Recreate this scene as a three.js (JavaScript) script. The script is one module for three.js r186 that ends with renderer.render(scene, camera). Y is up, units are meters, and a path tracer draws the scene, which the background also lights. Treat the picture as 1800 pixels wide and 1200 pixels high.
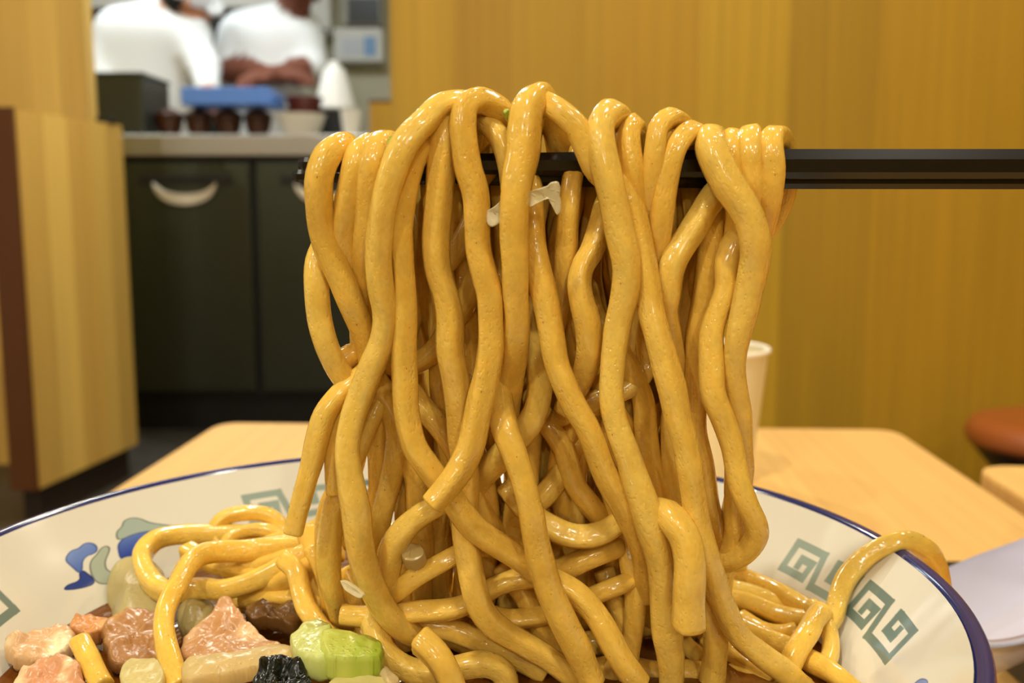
import * as THREE from 'three';
import { RoundedBoxGeometry } from 'three/addons/geometries/RoundedBoxGeometry.js';
import { MarchingCubes } from 'three/addons/objects/MarchingCubes.js';
import { mergeGeometries, mergeVertices } from 'three/addons/utils/BufferGeometryUtils.js';
import { RectAreaLightUniformsLib } from 'three/addons/lights/RectAreaLightUniformsLib.js';

// ---------------------------------------------------------------- camera, exposure
const scene = new THREE.Scene();
scene.background = new THREE.Color(0x000000);
const renderer = new THREE.WebGLRenderer({ antialias: true });
renderer.toneMapping = THREE.LinearToneMapping;
renderer.toneMappingExposure = 0.86;
renderer.shadowMap.enabled = true;
RectAreaLightUniformsLib.init();
const camera = new THREE.PerspectiveCamera(37.85, 1.5, 0.02, 40);
camera.position.set(0, 0.8665, 0);
camera.rotation.set(-Math.atan(236 / 1750), 0, 0);
camera.focus = 0.205;
camera.userData.fStop = 17;
scene.add(camera);

// ceiling lamps of the dining room (x, z, candela) and of the kitchen (x, z, intensity of a panel)
const CEILING = 2.5;
const DOWNLIGHTS = [[-1.05, 1.55, 4.6], [0.55, 1.75, 4.2], [-0.25, 2.9, 4.6], [-2.2, 2.6, 4.0], [1.7, 3.1, 3.0], [-0.40, 0.30, 5.4], [0.75, -0.35, 2.2], [-1.15, -1.0, 3.2], [0.35, -1.6, 3.4], [1.35, -1.6, 3.4], [-0.65, -2.3, 7.5]];
// lamps added out of view for glints and frontal light on the noodles (x, y, z, candela)
const ADDED_PENDANTS = [[-1.15, 1.62, 1.25, 1.2], [0.35, 1.62, 1.9, 1.2], [-2.1, 1.62, 0.2, 1.0]];
const PANELS = [[-1.75, -4.0, 24], [-0.85, -3.8, 22]];
const LAMP_COLOR = new THREE.Color().setRGB(1.0, 0.93, 0.79);

// ---------------------------------------------------------------- helpers
const V = (p) => new THREE.Vector3(p[0] / 1000, p[1] / 1000, p[2] / 1000);
function rng(seed) { let a = seed >>> 0; return () => { a = (a + 0x6d2b79f5) | 0; let t = Math.imul(a ^ (a >>> 15), 1 | a); t = (t + Math.imul(t ^ (t >>> 7), 61 | t)) ^ t; return ((t ^ (t >>> 14)) >>> 0) / 4294967296; }; }
const taken = {};
function numbered(name) { const n = taken[name] = (taken[name] ?? -1) + 1; return n ? name + '_' + String(n).padStart(3, '0') : name; }
function shade(m) { m.castShadow = true; m.receiveShadow = true; return m; }
function tag(o, label, category, group, kind) { o.userData.label = label; if (category) o.userData.category = category; if (group) o.userData.group = group; if (kind) o.userData.kind = kind; return o; }
function thing(name, label, category, pos = [0, 0, 0], turn = 0, group) { const g = new THREE.Group(); g.name = numbered(name); g.position.set(...pos); g.rotation.y = turn; scene.add(g); return tag(g, label, category, group); }
function part(parent, name, geo, mat, label) { const m = shade(new THREE.Mesh(geo, mat)); m.name = name; parent.add(m); if (label) m.userData.label = label; return m; }
function solo(name, geo, mat, label, category, group) { const m = part(scene, numbered(name), geo, mat); return tag(m, label, category, group); }
function struct(name, geo, mat) { const m = part(scene, name, geo, mat); m.userData.kind = 'structure'; return m; }
function box(w, h, d, x = 0, y = 0, z = 0, r = 0) { const g = r ? new RoundedBoxGeometry(w, h, d, 3, r) : new THREE.BoxGeometry(w, h, d); g.translate(x, y, z); return g; }
function metreUV(g, s = 1) {   // planar uv in metres chosen by the main direction of each face normal
  const p = g.attributes.position, n = g.attributes.normal, uv = new Float32Array(p.count * 2);
  for (let i = 0; i < p.count; i++) {
    const ax = Math.abs(n.getX(i)), ay = Math.abs(n.getY(i)), az = Math.abs(n.getZ(i));
    let u, v; if (ay > ax && ay > az) { u = p.getX(i); v = p.getZ(i); } else if (ax > az) { u = p.getZ(i); v = p.getY(i); } else { u = p.getX(i); v = p.getY(i); }
    uv[2 * i] = u * s; uv[2 * i + 1] = v * s;
  }
  g.setAttribute('uv', new THREE.BufferAttribute(uv, 2)); return g;
}
// tiling value noise
function noise2(seed, nx, ny) {
  const r = rng(seed), a = new Float32Array(nx * ny).map(() => r());
  return (u, v) => { u = ((u % 1) + 1) % 1 * nx; v = ((v % 1) + 1) % 1 * ny; const x = Math.floor(u), y = Math.floor(v), fx = u - x, fy = v - y, sx = fx * fx * (3 - 2 * fx), sy = fy * fy * (3 - 2 * fy), x1 = (x + 1) % nx, y1 = (y + 1) % ny, x0 = x % nx, y0 = y % ny;
    return (a[y0 * nx + x0] * (1 - sx) + a[y0 * nx + x1] * sx) * (1 - sy) + (a[y1 * nx + x0] * (1 - sx) + a[y1 * nx + x1] * sx) * sy; };
}
function dataTex(w, h, fn, srgb = true) {
  const d = new Uint8Array(w * h * 4);
  for (let y = 0; y < h; y++) for (let x = 0; x < w; x++) { const c = fn(x / w, y / h), i = 4 * (y * w + x); for (let k = 0; k < 3; k++) d[i + k] = Math.max(0, Math.min(255, Math.round(c[k]))); d[i + 3] = 255; }
  const t = new THREE.DataTexture(d, w, h, THREE.RGBAFormat); t.wrapS = t.wrapT = THREE.RepeatWrapping; t.magFilter = THREE.LinearFilter; t.minFilter = THREE.LinearMipmapLinearFilter; t.generateMipmaps = true; if (srgb) t.colorSpace = THREE.SRGBColorSpace; t.needsUpdate = true; return t;
}
const std = (color, roughness = 0.6, extra = {}) => new THREE.MeshStandardMaterial({ color, roughness, ...extra });
const phys = (o) => new THREE.MeshPhysicalMaterial(o);

// ---------------------------------------------------------------- materials
function woodTexture(seed, base, tiles, spread, grain) {   // upright strips of veneer with long fibres
  const r = rng(seed), edges = []; let e = 0; while (e < 1) { edges.push([e, r()]); e += (0.5 + r()) / tiles; }
  const f1 = noise2(seed + 1, 160, 6), f2 = noise2(seed + 2, 420, 10), f3 = noise2(seed + 3, 12, 3);
  return dataTex(1024, 512, (u, v) => {
    let k = edges.length - 1; while (k > 0 && edges[k][0] > u + 0.004 * (f3(u, v) - 0.5)) k--;
    const t = 1 + spread * (edges[k][1] - 0.5) + grain * (f1(u, v) - 0.5) + grain * 0.7 * (f2(u, v) - 0.5) + 0.04 * (f3(u, v) - 0.5), w = (edges[k][1] * 7 % 1 - 0.5) * 0.05;
    return [base[0] * t, base[1] * t * (1 + w), base[2] * t * (1 + 2.2 * w)];
  });
}
const wallTex = woodTexture(11, [192, 150, 36], 9, 0.15, 0.06); wallTex.repeat.set(0.62, 0.4);
const wallWood = std(0xffffff, 0.5, { map: wallTex });
const screenTex = woodTexture(23, [226, 184, 92], 12, 0.14, 0.06); screenTex.repeat.set(1.1, 0.4);
const screenWood = std(0xffffff, 0.45, { map: screenTex });
const tableTex = woodTexture(37, [226, 182, 102], 7, 0.07, 0.05); tableTex.repeat.set(1.4, 0.6);
const tableWood = phys({ color: 0xffffff, roughness: 0.6, map: tableTex });
const darkBrown = std(0x5e3204, 0.55);
const floorTex = (() => { const a = noise2(51, 40, 40), b = noise2(52, 200, 200); return dataTex(512, 512, (u, v) => { const t = 0.8 + 0.3 * a(u, v) + 0.2 * b(u, v); return [62 * t, 58 * t, 50 * t]; }); })();
const floorMat = std(0xffffff, 0.45, { map: floorTex });
const steelTex = (() => { const a = noise2(61, 6, 300), b = noise2(62, 5, 5); return dataTex(256, 512, (u, v) => { const t = 150 + 60 * a(u, v) + 30 * b(u, v); return [t, t, t]; }, false); })();
const steelDoor = std(0x464b40, 0.42, { metalness: 0.85, roughnessMap: steelTex });
const steelTop = std(0xa9a69c, 0.35, { metalness: 0.9 });
const steelBright = std(0xe9e6da, 0.28, { metalness: 0.7 });
const blackMat = std(0x0b0b0a, 0.5);
const cream = std(0xd9d2b4, 0.8);
const plaster = std(0xe9e0cf, 0.85);
const ceilingMat = std(0xf1ece0, 0.9);
const whitePlastic = std(0xf2f1ea, 0.4);
const whiteGlaze = phys({ color: 0xf0eee6, roughness: 0.2 });

// noodle skin: faint mottling, a few bran specks, fine wrinkles that break up the wet shine
const noodleTex = (() => { const a = noise2(71, 9, 7), b = noise2(72, 40, 30), c = noise2(73, 14, 11), r = rng(74), specks = []; for (let i = 0; i < 12; i++) specks.push([r(), r(), 0.004 + 0.008 * r(), r()]);
  return dataTex(512, 384, (u, v) => { let t = 1 + 0.07 * (a(u, v) - 0.5) + 0.05 * (b(u, v) - 0.5), y = 0.06 * (c(u, v) - 0.5), s = 0; for (const q of specks) { const dx = (u - q[0]) * 1.33, dy = v - q[1], d = Math.hypot(dx, dy); if (d < q[2]) s = Math.max(s, (0.25 + 0.35 * q[3]) * (1 - d / q[2])); } return [231 * t * (1 - 0.6 * s), 192 * t * (1 + y * 0.5) * (1 - s), 86 * t * (1 + 2 * y) * (1 - s)]; }); })();
const noodleBump = (() => {   // smooth skin with sparse beads and ridges of broth clinging to it
  const W = 1024, H = 544, a = noise2(81, 24, 16), b = noise2(82, 54, 34), c = noise2(85, 9, 6), r = rng(86), h = new Float32Array(W * H), px = W / 30;
  for (let k = 0; k < 420; k++) {
    const x = r() * W, y = r() * H, keep = c(x / W, y / H); if (keep < 0.45 && r() < 0.75) { r(); r(); continue; }
    const rad = px * (0.16 + 0.26 * r()), st = 1 + 1.4 * r(), t = 0.45 + 0.55 * r(), R = Math.ceil(rad * st);
    for (let dy = -R; dy <= R; dy++) for (let dx = -R; dx <= R; dx++) { const d = Math.hypot(dx / st, dy) / rad; if (d < 1) { const i = ((Math.round(y) + dy + H) % H) * W + (Math.round(x) + dx + W) % W; h[i] = Math.max(h[i], t * (1 - d * d) * (1 - d * d)); } }
  }
  return dataTex(W, H, (u, v) => { const t = 255 * (0.62 * h[Math.round(v * H) * W + Math.round(u * W)] + 0.24 * a(u, v) + 0.12 * b(u, v)); return [t, t, t]; }, false);
})();
for (const t of [noodleTex, noodleBump]) t.repeat.set(1 / 0.030, 1 / 0.016);
const noodleMats = [0xffffff, 0xfff8e8, 0xfffaf0, 0xfcf4e4].map((c) => phys({ color: c, roughness: 0.15, ior: 1.5, map: noodleTex, bumpMap: noodleBump, bumpScale: 0.00012, specularIntensity: 1 }));

// ---------------------------------------------------------------- room shell
function wallBox(name, x0, x1, y0, y1, z0, z1, mat) { return struct(name, metreUV(box(x1 - x0, y1 - y0, z1 - z0, (x0 + x1) / 2, (y0 + y1) / 2, (z0 + z1) / 2)), mat); }
wallBox('floor', -3.2, 2.5, -0.1, 0, -6.0, 4.2, floorMat);
wallBox('ceiling', -3.2, 2.5, CEILING, CEILING + 0.1, -6.0, 4.2, ceilingMat);
wallBox('wall_near', -3.2, 2.5, 0, CEILING, 4.0, 4.15, wallWood);
wallBox('wall_left', -3.3, -3.1, 0, CEILING, -6.0, 4.1, plaster);
wallBox('wall_right', 2.3, 2.45, 0, CEILING, -2.2, 4.1, wallWood);
const WX = [-249.7,1160.2,-2100][0] / 1000;
wallBox('wall_wood', WX, 2.4, 0, CEILING, -2.19, -2.1, wallWood);
wallBox('wall_kitchen_side', 0.35, 0.45, 0, CEILING, -5.9, -2.19, cream);
wallBox('wall_kitchen_back', -3.2, 0.45, 0, CEILING, -5.75, -5.6, cream);
const PX = [-1369.8,1345.5,-3360][0] / 1000;
wallBox('wall_pillar', -3.1, PX, 0, CEILING, -3.36, -3.3, screenWood);
wallBox('kitchen_platform', -3.1, 0.34, 0, 0.2, -5.6, -4.32, floorMat);

// ---------------------------------------------------------------- ceiling lamps
const glow = new THREE.MeshStandardMaterial({ color: 0xffffff, emissive: LAMP_COLOR, emissiveIntensity: 6, roughness: 1 });
for (const [x, z, cd] of DOWNLIGHTS) {
  const t = thing('ceiling_downlight', 'round recessed downlight in the white dining room ceiling', 'ceiling lamp', [x, CEILING, z], 0, 'dining room downlights');
  part(t, 'trim_ring', new THREE.TorusGeometry(0.055, 0.008, 8, 32).rotateX(Math.PI / 2), whitePlastic);
  part(t, 'lens', new THREE.CylinderGeometry(0.048, 0.048, 0.006, 32).translate(0, -0.003, 0), glow);
  const s = new THREE.SpotLight(LAMP_COLOR, cd, 0, 1.4, 0.35, 2); s.position.set(0, -0.02, 0); s.target.position.set(0, -1, 0); s.castShadow = true; s.shadow.radius = 2; s.shadow.mapSize.set(1024, 1024); t.add(s, s.target);
}
for (const [x, y, z, cd] of ADDED_PENDANTS) {
  const t = thing('added_pendant_lamp', 'added globe lamp out of view, giving the noodles glints and frontal light', 'pendant lamp', [x, y, z], 0, 'added hanging lamps');
  part(t, 'cord', new THREE.CylinderGeometry(0.003, 0.003, CEILING - y - 0.06, 8).translate(0, (CEILING - y + 0.06) / 2, 0), blackMat);
  part(t, 'holder', new THREE.CylinderGeometry(0.016, 0.02, 0.05, 20).translate(0, 0.055, 0), blackMat);
  part(t, 'ceiling_rose', new THREE.CylinderGeometry(0.04, 0.045, 0.02, 24).translate(0, CEILING - y - 0.01, 0), blackMat);
  part(t, 'bulb', new THREE.SphereGeometry(0.036, 24, 16), glow);
  const l = new THREE.PointLight(LAMP_COLOR, cd, 0, 2); l.castShadow = true; l.shadow.radius = 1.7; l.shadow.mapSize.set(1024, 1024); t.add(l);
}
const panelGlow = new THREE.MeshStandardMaterial({ color: 0xffffff, emissive: new THREE.Color().setRGB(0.9, 1, 1.06), emissiveIntensity: 3, roughness: 1 });
for (const [x, z, i] of PANELS) {
  const t = thing('kitchen_ceiling_panel', 'flat rectangular light panel in the kitchen ceiling', 'ceiling lamp', [x, CEILING, z], 0, 'kitchen light panels');
  part(t, 'frame', box(0.66, 0.03, 0.36, 0, -0.015, 0), whitePlastic);
  part(t, 'diffuser', box(0.6, 0.008, 0.3, 0, -0.033, 0), panelGlow);
  const l = new THREE.RectAreaLight(new THREE.Color().setRGB(0.9, 1, 1.06), i, 0.6, 0.3); l.position.set(0, -0.042, 0); l.rotation.x = -Math.PI / 2; t.add(l);
}

// ---------------------------------------------------------------- tables
function roundedSlab(w, d, h, r) { const s = new THREE.Shape(); const a = w / 2, b = d / 2; s.moveTo(-a + r, -b); s.lineTo(a - r, -b); s.quadraticCurveTo(a, -b, a, -b + r); s.lineTo(a, b - r); s.quadraticCurveTo(a, b, a - r, b); s.lineTo(-a + r, b); s.quadraticCurveTo(-a, b, -a, b - r); s.lineTo(-a, -b + r); s.quadraticCurveTo(-a, -b, -a + r, -b); const g = new THREE.ExtrudeGeometry(s, { depth: h - 0.006, bevelEnabled: true, bevelSize: 0.003, bevelThickness: 0.003, bevelSegments: 2, curveSegments: 8 }); g.rotateX(-Math.PI / 2); g.translate(0, -h + 0.003, 0); return g; }
function diningTable(label, cx, cz, w, d, turn) {
  const t = thing('dining_table', label, 'table', [cx, 0, cz], turn);
  const top = roundedSlab(w - 0.006, d - 0.006, 0.03, 0.018); top.translate(0, 0.70, 0); part(t, 'table_top', metreUV(top), tableWood);
  part(t, 'pedestal', new THREE.CylinderGeometry(0.035, 0.035, 0.64, 24).translate(0, 0.35, 0), blackMat);
  part(t, 'foot_plate', new THREE.CylinderGeometry(0.20, 0.21, 0.025, 40).translate(0, 0.0125, 0), blackMat);
  part(t, 'mounting_plate', box(0.25, 0.01, 0.25, 0, 0.664, 0), blackMat);
}
const TURN = -0.047;
diningTable('light wooden dining table carrying the noodle bowl', 0.012, -0.352, 0.521, 0.80, TURN);
diningTable('light wooden dining table standing next to the bowl table across a narrow gap', 0.548, -0.252, 0.53, 0.74, TURN);

// ---------------------------------------------------------------- noodle bowl
const BC = [-0.0195, 0.785, -0.2135];
const inner = [[111.5, 0], [106.5, -6], [100, -13.5], [92, -23.5], [80, -36], [62, -50], [40, -60], [0.01, -64]];
const outer = [[115, -1.4], [110.6, -8], [104, -16], [95.5, -27], [83.5, -40], [66, -54.5], [46, -65], [42.5, -70], [42, -85], [37.5, -85], [37, -72], [0.01, -70]];
function smoothProfile(pts, n) { const c = new THREE.CatmullRomCurve3(pts.map((p) => new THREE.Vector3(p[0] / 1000, p[1] / 1000, 0)), false, 'centripetal'); return c.getSpacedPoints(n).map((p) => [p.x, p.y]); }
function revolve(prof, segs) {   // angle a runs from straight away from the camera towards +x
  const pos = [], uv = [], idx = []; let s = 0; const S = prof.map((p, i) => (s += i ? Math.hypot(p[0] - prof[i - 1][0], p[1] - prof[i - 1][1]) : 0));
  for (let i = 0; i <= segs; i++) for (let j = 0; j < prof.length; j++) { const a = -Math.PI + 2 * Math.PI * i / segs; pos.push(prof[j][0] * Math.sin(a), prof[j][1], -prof[j][0] * Math.cos(a)); uv.push(i / segs, 1 - S[j] / s); }
  const m = prof.length; for (let i = 0; i < segs; i++) for (let j = 0; j < m - 1; j++) { const a = i * m + j, b = a + m; idx.push(a, a + 1, b, b, a + 1, b + 1); }
  const g = new THREE.BufferGeometry(); g.setAttribute('position', new THREE.Float32BufferAttribute(pos, 3)); g.setAttribute('uv', new THREE.Float32BufferAttribute(uv, 2)); g.setIndex(idx); g.computeVertexNormals();
  const n = g.attributes.normal; for (let j = 0; j < m; j++) { const a = j, b = segs * m + j, v = new THREE.Vector3(n.getX(a) + n.getX(b), n.getY(a) + n.getY(b), n.getZ(a) + n.getZ(b)).normalize(); n.setXYZ(a, v.x, v.y, v.z); n.setXYZ(b, v.x, v.y, v.z); }
  return g;
}
const innerProf = smoothProfile(inner, 48);
let innerLen = 0; for (let i = 1; i < innerProf.length; i++) innerLen += Math.hypot(innerProf[i][0] - innerProf[i - 1][0], innerProf[i][1] - innerProf[i - 1][1]);
const bowlPrint = (() => {   // the print inside the bowl: key fret and cloud scrolls, drawn in degrees around and millimetres down the wall
  const W = 2048, H = 1024, c = document.createElement('canvas'); c.width = W; c.height = H; const g = c.getContext('2d');
  g.fillStyle = '#dedac8'; g.fillRect(0, 0, W, H);
  const X = (a) => (a + 180) / 360 * W, Y = (s) => s / 1000 / innerLen * H, MM = W / 360 / 1.78;   // pixels per millimetre along the wall, round the bowl
  const YM = H / 1000 / innerLen;
  const poly = (pts, color, w) => { g.strokeStyle = color; g.lineJoin = 'miter'; g.lineCap = 'butt'; g.beginPath(); pts.forEach((p, i) => i ? g.lineTo(X(p[0]), Y(p[1])) : g.moveTo(X(p[0]), Y(p[1]))); g.save(); g.lineWidth = w; g.stroke(); g.restore(); };
  const strip = (pts, color) => {   // each leg of the fret is a bar of the same width in millimetres both ways
    const hw = 1.1; g.fillStyle = color;
    for (let i = 0; i < pts.length - 1; i++) { const [a0, s0] = pts[i], [a1, s1] = pts[i + 1], dx = (a1 - a0) * 1.78, dy = s1 - s0, l = Math.hypot(dx, dy), nx = -dy / l * hw, ny = dx / l * hw, ex = dx / l * hw, ey = dy / l * hw; g.beginPath();
      [[-1, 1], [1, 1], [1, -1], [-1, -1]].forEach(([e, n], k) => { const a = (e < 0 ? a0 : a1) + (e * ex + n * nx) / 1.78, s = (e < 0 ? s0 : s1) + e * ey + n * ny; k ? g.lineTo(X(a), Y(s)) : g.moveTo(X(a), Y(s)); }); g.fill(); }
  };
  const fret = (a, color) => { strip([[a + 6.2, 9.6], [a + 0.4, 9.6], [a + 0.4, 17.6], [a + 5.2, 17.6], [a + 5.2, 13.2], [a + 2.9, 13.2], [a + 2.9, 15.2]], color); strip([[a + 6.2, 9.6], [a + 7.6, 18.4], [a + 15.2, 17.8], [a + 14.7, 9.8], [a + 9.6, 9.8], [a + 9.9, 14.2], [a + 12.2, 14.2], [a + 12.1, 12.2]], color); };
  const green = '#95a598', dark = '#6f8279';  // first fret of each two is lightened, a reflection put into the print colour
  for (const b of [65.5, -37, -114.5, 148]) { fret(b, green); fret(b + 16.9, dark); }
  const blob = (a, pts, fill, line) => { const p = pts.map((q) => [X(a + q[0]), Y(q[1])]), n = p.length; g.beginPath(); g.moveTo((p[n - 1][0] + p[0][0]) / 2, (p[n - 1][1] + p[0][1]) / 2); p.forEach((q, i) => { const k = p[(i + 1) % n]; g.quadraticCurveTo(q[0], q[1], (q[0] + k[0]) / 2, (q[1] + k[1]) / 2); }); g.closePath(); g.fillStyle = fill; g.fill(); g.strokeStyle = line; g.lineWidth = 0.42 * MM; g.stroke(); };
  const wash = (a, s0, s1, c0, c1) => { const q = g.createLinearGradient(0, Y(s0), 0, Y(s1)); q.addColorStop(0, c0); q.addColorStop(1, c1); return q; };
  const cloud = (a) => {
    blob(a, [[8.51,14.6],[9.62,13.3],[10.76,12.9],[11.22,14.0],[10.28,15.6],[9.11,17.1],[8.53,19.4],[9.53,21.2],[9.27,22.6],[8.34,23.3],[6.54,22.6],[5.78,21.0],[5.86,18.6],[6.53,16.3],[7.55,15.0]], '#a9b3a0', '#5f685c');
    blob(a, [[0.03,19.4],[1.24,18.8],[2.84,19.2],[3.81,18.8],[4.09,17.3],[4.90,16.9],[5.30,18.3],[5.81,20.3],[5.42,21.6],[3.85,21.5],[2.05,20.8],[0.98,20.2]], '#33478c', '#1d2a60');
    blob(a, [[3.73,11.9],[5.15,10.7],[6.51,11.1],[7.43,10.3],[8.44,10.4],[9.32,11.6],[9.16,13.2],[8.31,14.0],[6.88,13.7],[5.63,14.8],[4.90,16.9],[4.05,17.4],[3.73,15.0],[3.35,13.1]], wash(a, 9, 19, '#7d97cc', '#4a66ae'), '#3a4f8c');
    blob(a, [[12.16,15.9],[12.69,13.9],[13.75,12.8],[15.54,12.4],[17.34,12.5],[18.95,13.0],[17.43,14.4],[15.86,16.7],[14.68,18.9],[13.22,18.2],[11.81,18.2]], wash(a, 9, 18, '#7f9ace', '#30489a'), '#2a3f80');
    blob(a, [[13.17,11.4],[13.82,9.9],[14.91,9.3],[15.54,7.7],[17.00,7.4],[18.47,8.6],[19.21,10.4],[21.15,12.0],[23.43,13.9],[26.22,15.2],[28.90,15.7],[26.97,16.0],[24.11,15.0],[21.67,13.6],[19.35,13.1],[17.34,12.5],[15.54,12.4],[13.80,12.8],[13.14,12.5]], '#a3b3a6', '#5d6a60');
  };
  for (const b of [-73, 30, 103.5, -146]) cloud(b);
  const t = new THREE.CanvasTexture(c); t.colorSpace = THREE.SRGBColorSpace; t.wrapS = THREE.RepeatWrapping; t.anisotropy = 8; return t;
})();
{
  const t = thing('noodle_bowl', 'large cream ramen bowl with blue rim, key fret and blue cloud print inside', 'bowl', BC);
  part(t, 'inner_wall', revolve(innerProf, 160), phys({ map: bowlPrint, roughness: 0.09 }), 'cream glaze printed with grey-green key fret and blue clouds');
  part(t, 'outer_wall', revolve(smoothProfile(outer, 60).reverse(), 160), phys({ color: 0xdedac8, roughness: 0.1 }));
  part(t, 'rim_band', revolve(smoothProfile([[114.2, -3.0], [115.2, -1.4], [114.9, 0.2], [113.8, 0.75], [112.6, 0.5], [111.5, -0.6]], 14), 200), phys({ color: 0x20265e, roughness: 0.12 }), 'dark blue glazed rim');
}
{   // the broth
  const g = revolve(smoothProfile([[0.01, -22], [40, -22], [80, -22], [90, -21.9], [93.6, -21.2]], 30).map(([r, y]) => [Math.max(r, 1e-5), y]).reverse(), 120);
  const a = noise2(91, 30, 30), b = noise2(92, 90, 90); const ripple = dataTex(512, 512, (u, v) => { const t = 255 * (0.6 * a(u, v) + 0.4 * b(u, v)); return [t, t, t]; }, false);
  const m = part(scene, 'soup', g, phys({ color: 0x6b3a0c, roughness: 0.06, bumpMap: ripple, bumpScale: 0.0004 })); m.position.set(...BC);
  tag(m, 'brown oily soup filling the noodle bowl around the noodles', 'soup');
}

// ---------------------------------------------------------------- chopsticks
function stick(y0, y1, z0, z1, x0, x1, h0, h1, grooves) {   // tapered square stick with chamfered long edges, from tip (x0) to handle (x1)
  const sect = [[-0.5, -0.3], [-0.5, 0.14], [-0.2, 0.5], [0.3, 0.5], [0.5, 0.3], [0.5, -0.34], [0.34, -0.5], [-0.34, -0.5]], pos = [], idx = [], N = 240;
  for (let i = 0; i <= N; i++) { const t = i / N, tt = Math.pow(t, 1.6), x = x0 + (x1 - x0) * tt, L = x - x0, k = L / (x1 - x0); let h = h0 + (h1 - h0) * Math.min(1, k * 2.2); if (L < 0.0025) h *= 0.55 + 0.45 * Math.sqrt(L / 0.0025); if (grooves && L < 0.02) h *= 1 - 0.10 * (0.5 + 0.5 * Math.cos(L / 0.0011 * Math.PI)); const yc = y0 + (y1 - y0) * k, zc = z0 + (z1 - z0) * k; for (const [a, b] of sect) pos.push(x, yc + b * h, zc - a * h); }
  const m = sect.length; for (let i = 0; i < N; i++) for (let j = 0; j < m; j++) { const a = i * m + j, b = i * m + (j + 1) % m; idx.push(a, a + m, b, b, a + m, b + m); }
  const c0 = pos.length / 3; pos.push(x0, y0, z0); const c1 = c0 + 1; pos.push(x1, y1, z1); for (let j = 0; j < m; j++) { idx.push(c0, j, (j + 1) % m); idx.push(c1, N * m + (j + 1) % m, N * m + j); }
  let g = new THREE.BufferGeometry(); g.setAttribute('position', new THREE.Float32BufferAttribute(pos, 3)); g.setIndex(idx); g = g.toNonIndexed(); g.computeVertexNormals(); return g;
}
const lacquer = phys({ color: 0x0a0a09, roughness: 0.22 });
{
  const a = V([-42.4,875,-200.8]), b = V([101.8,875,-200.8]), hb = 51 / 1750 * 0.2 / 1.014;
  solo('chopstick', stick(a.y, b.y + (b.y - a.y) * 0.5, a.z, b.z, a.x, b.x + 0.06, hb * 0.52, hb, true), lacquer, 'black lacquered chopstick the noodles are draped over, ridged near its tip', 'chopstick', 'pair of chopsticks');
  const c = V([-45.4,872.9,-208.5]), d = V([105.8,872.7,-208.5]);
  solo('chopstick', stick(c.y, d.y, c.z, d.z, c.x, d.x + 0.06, hb * 0.5, hb * 0.9, true), lacquer, 'black lacquered chopstick held just below and behind the other one', 'chopstick', 'pair of chopsticks');
}

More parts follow.
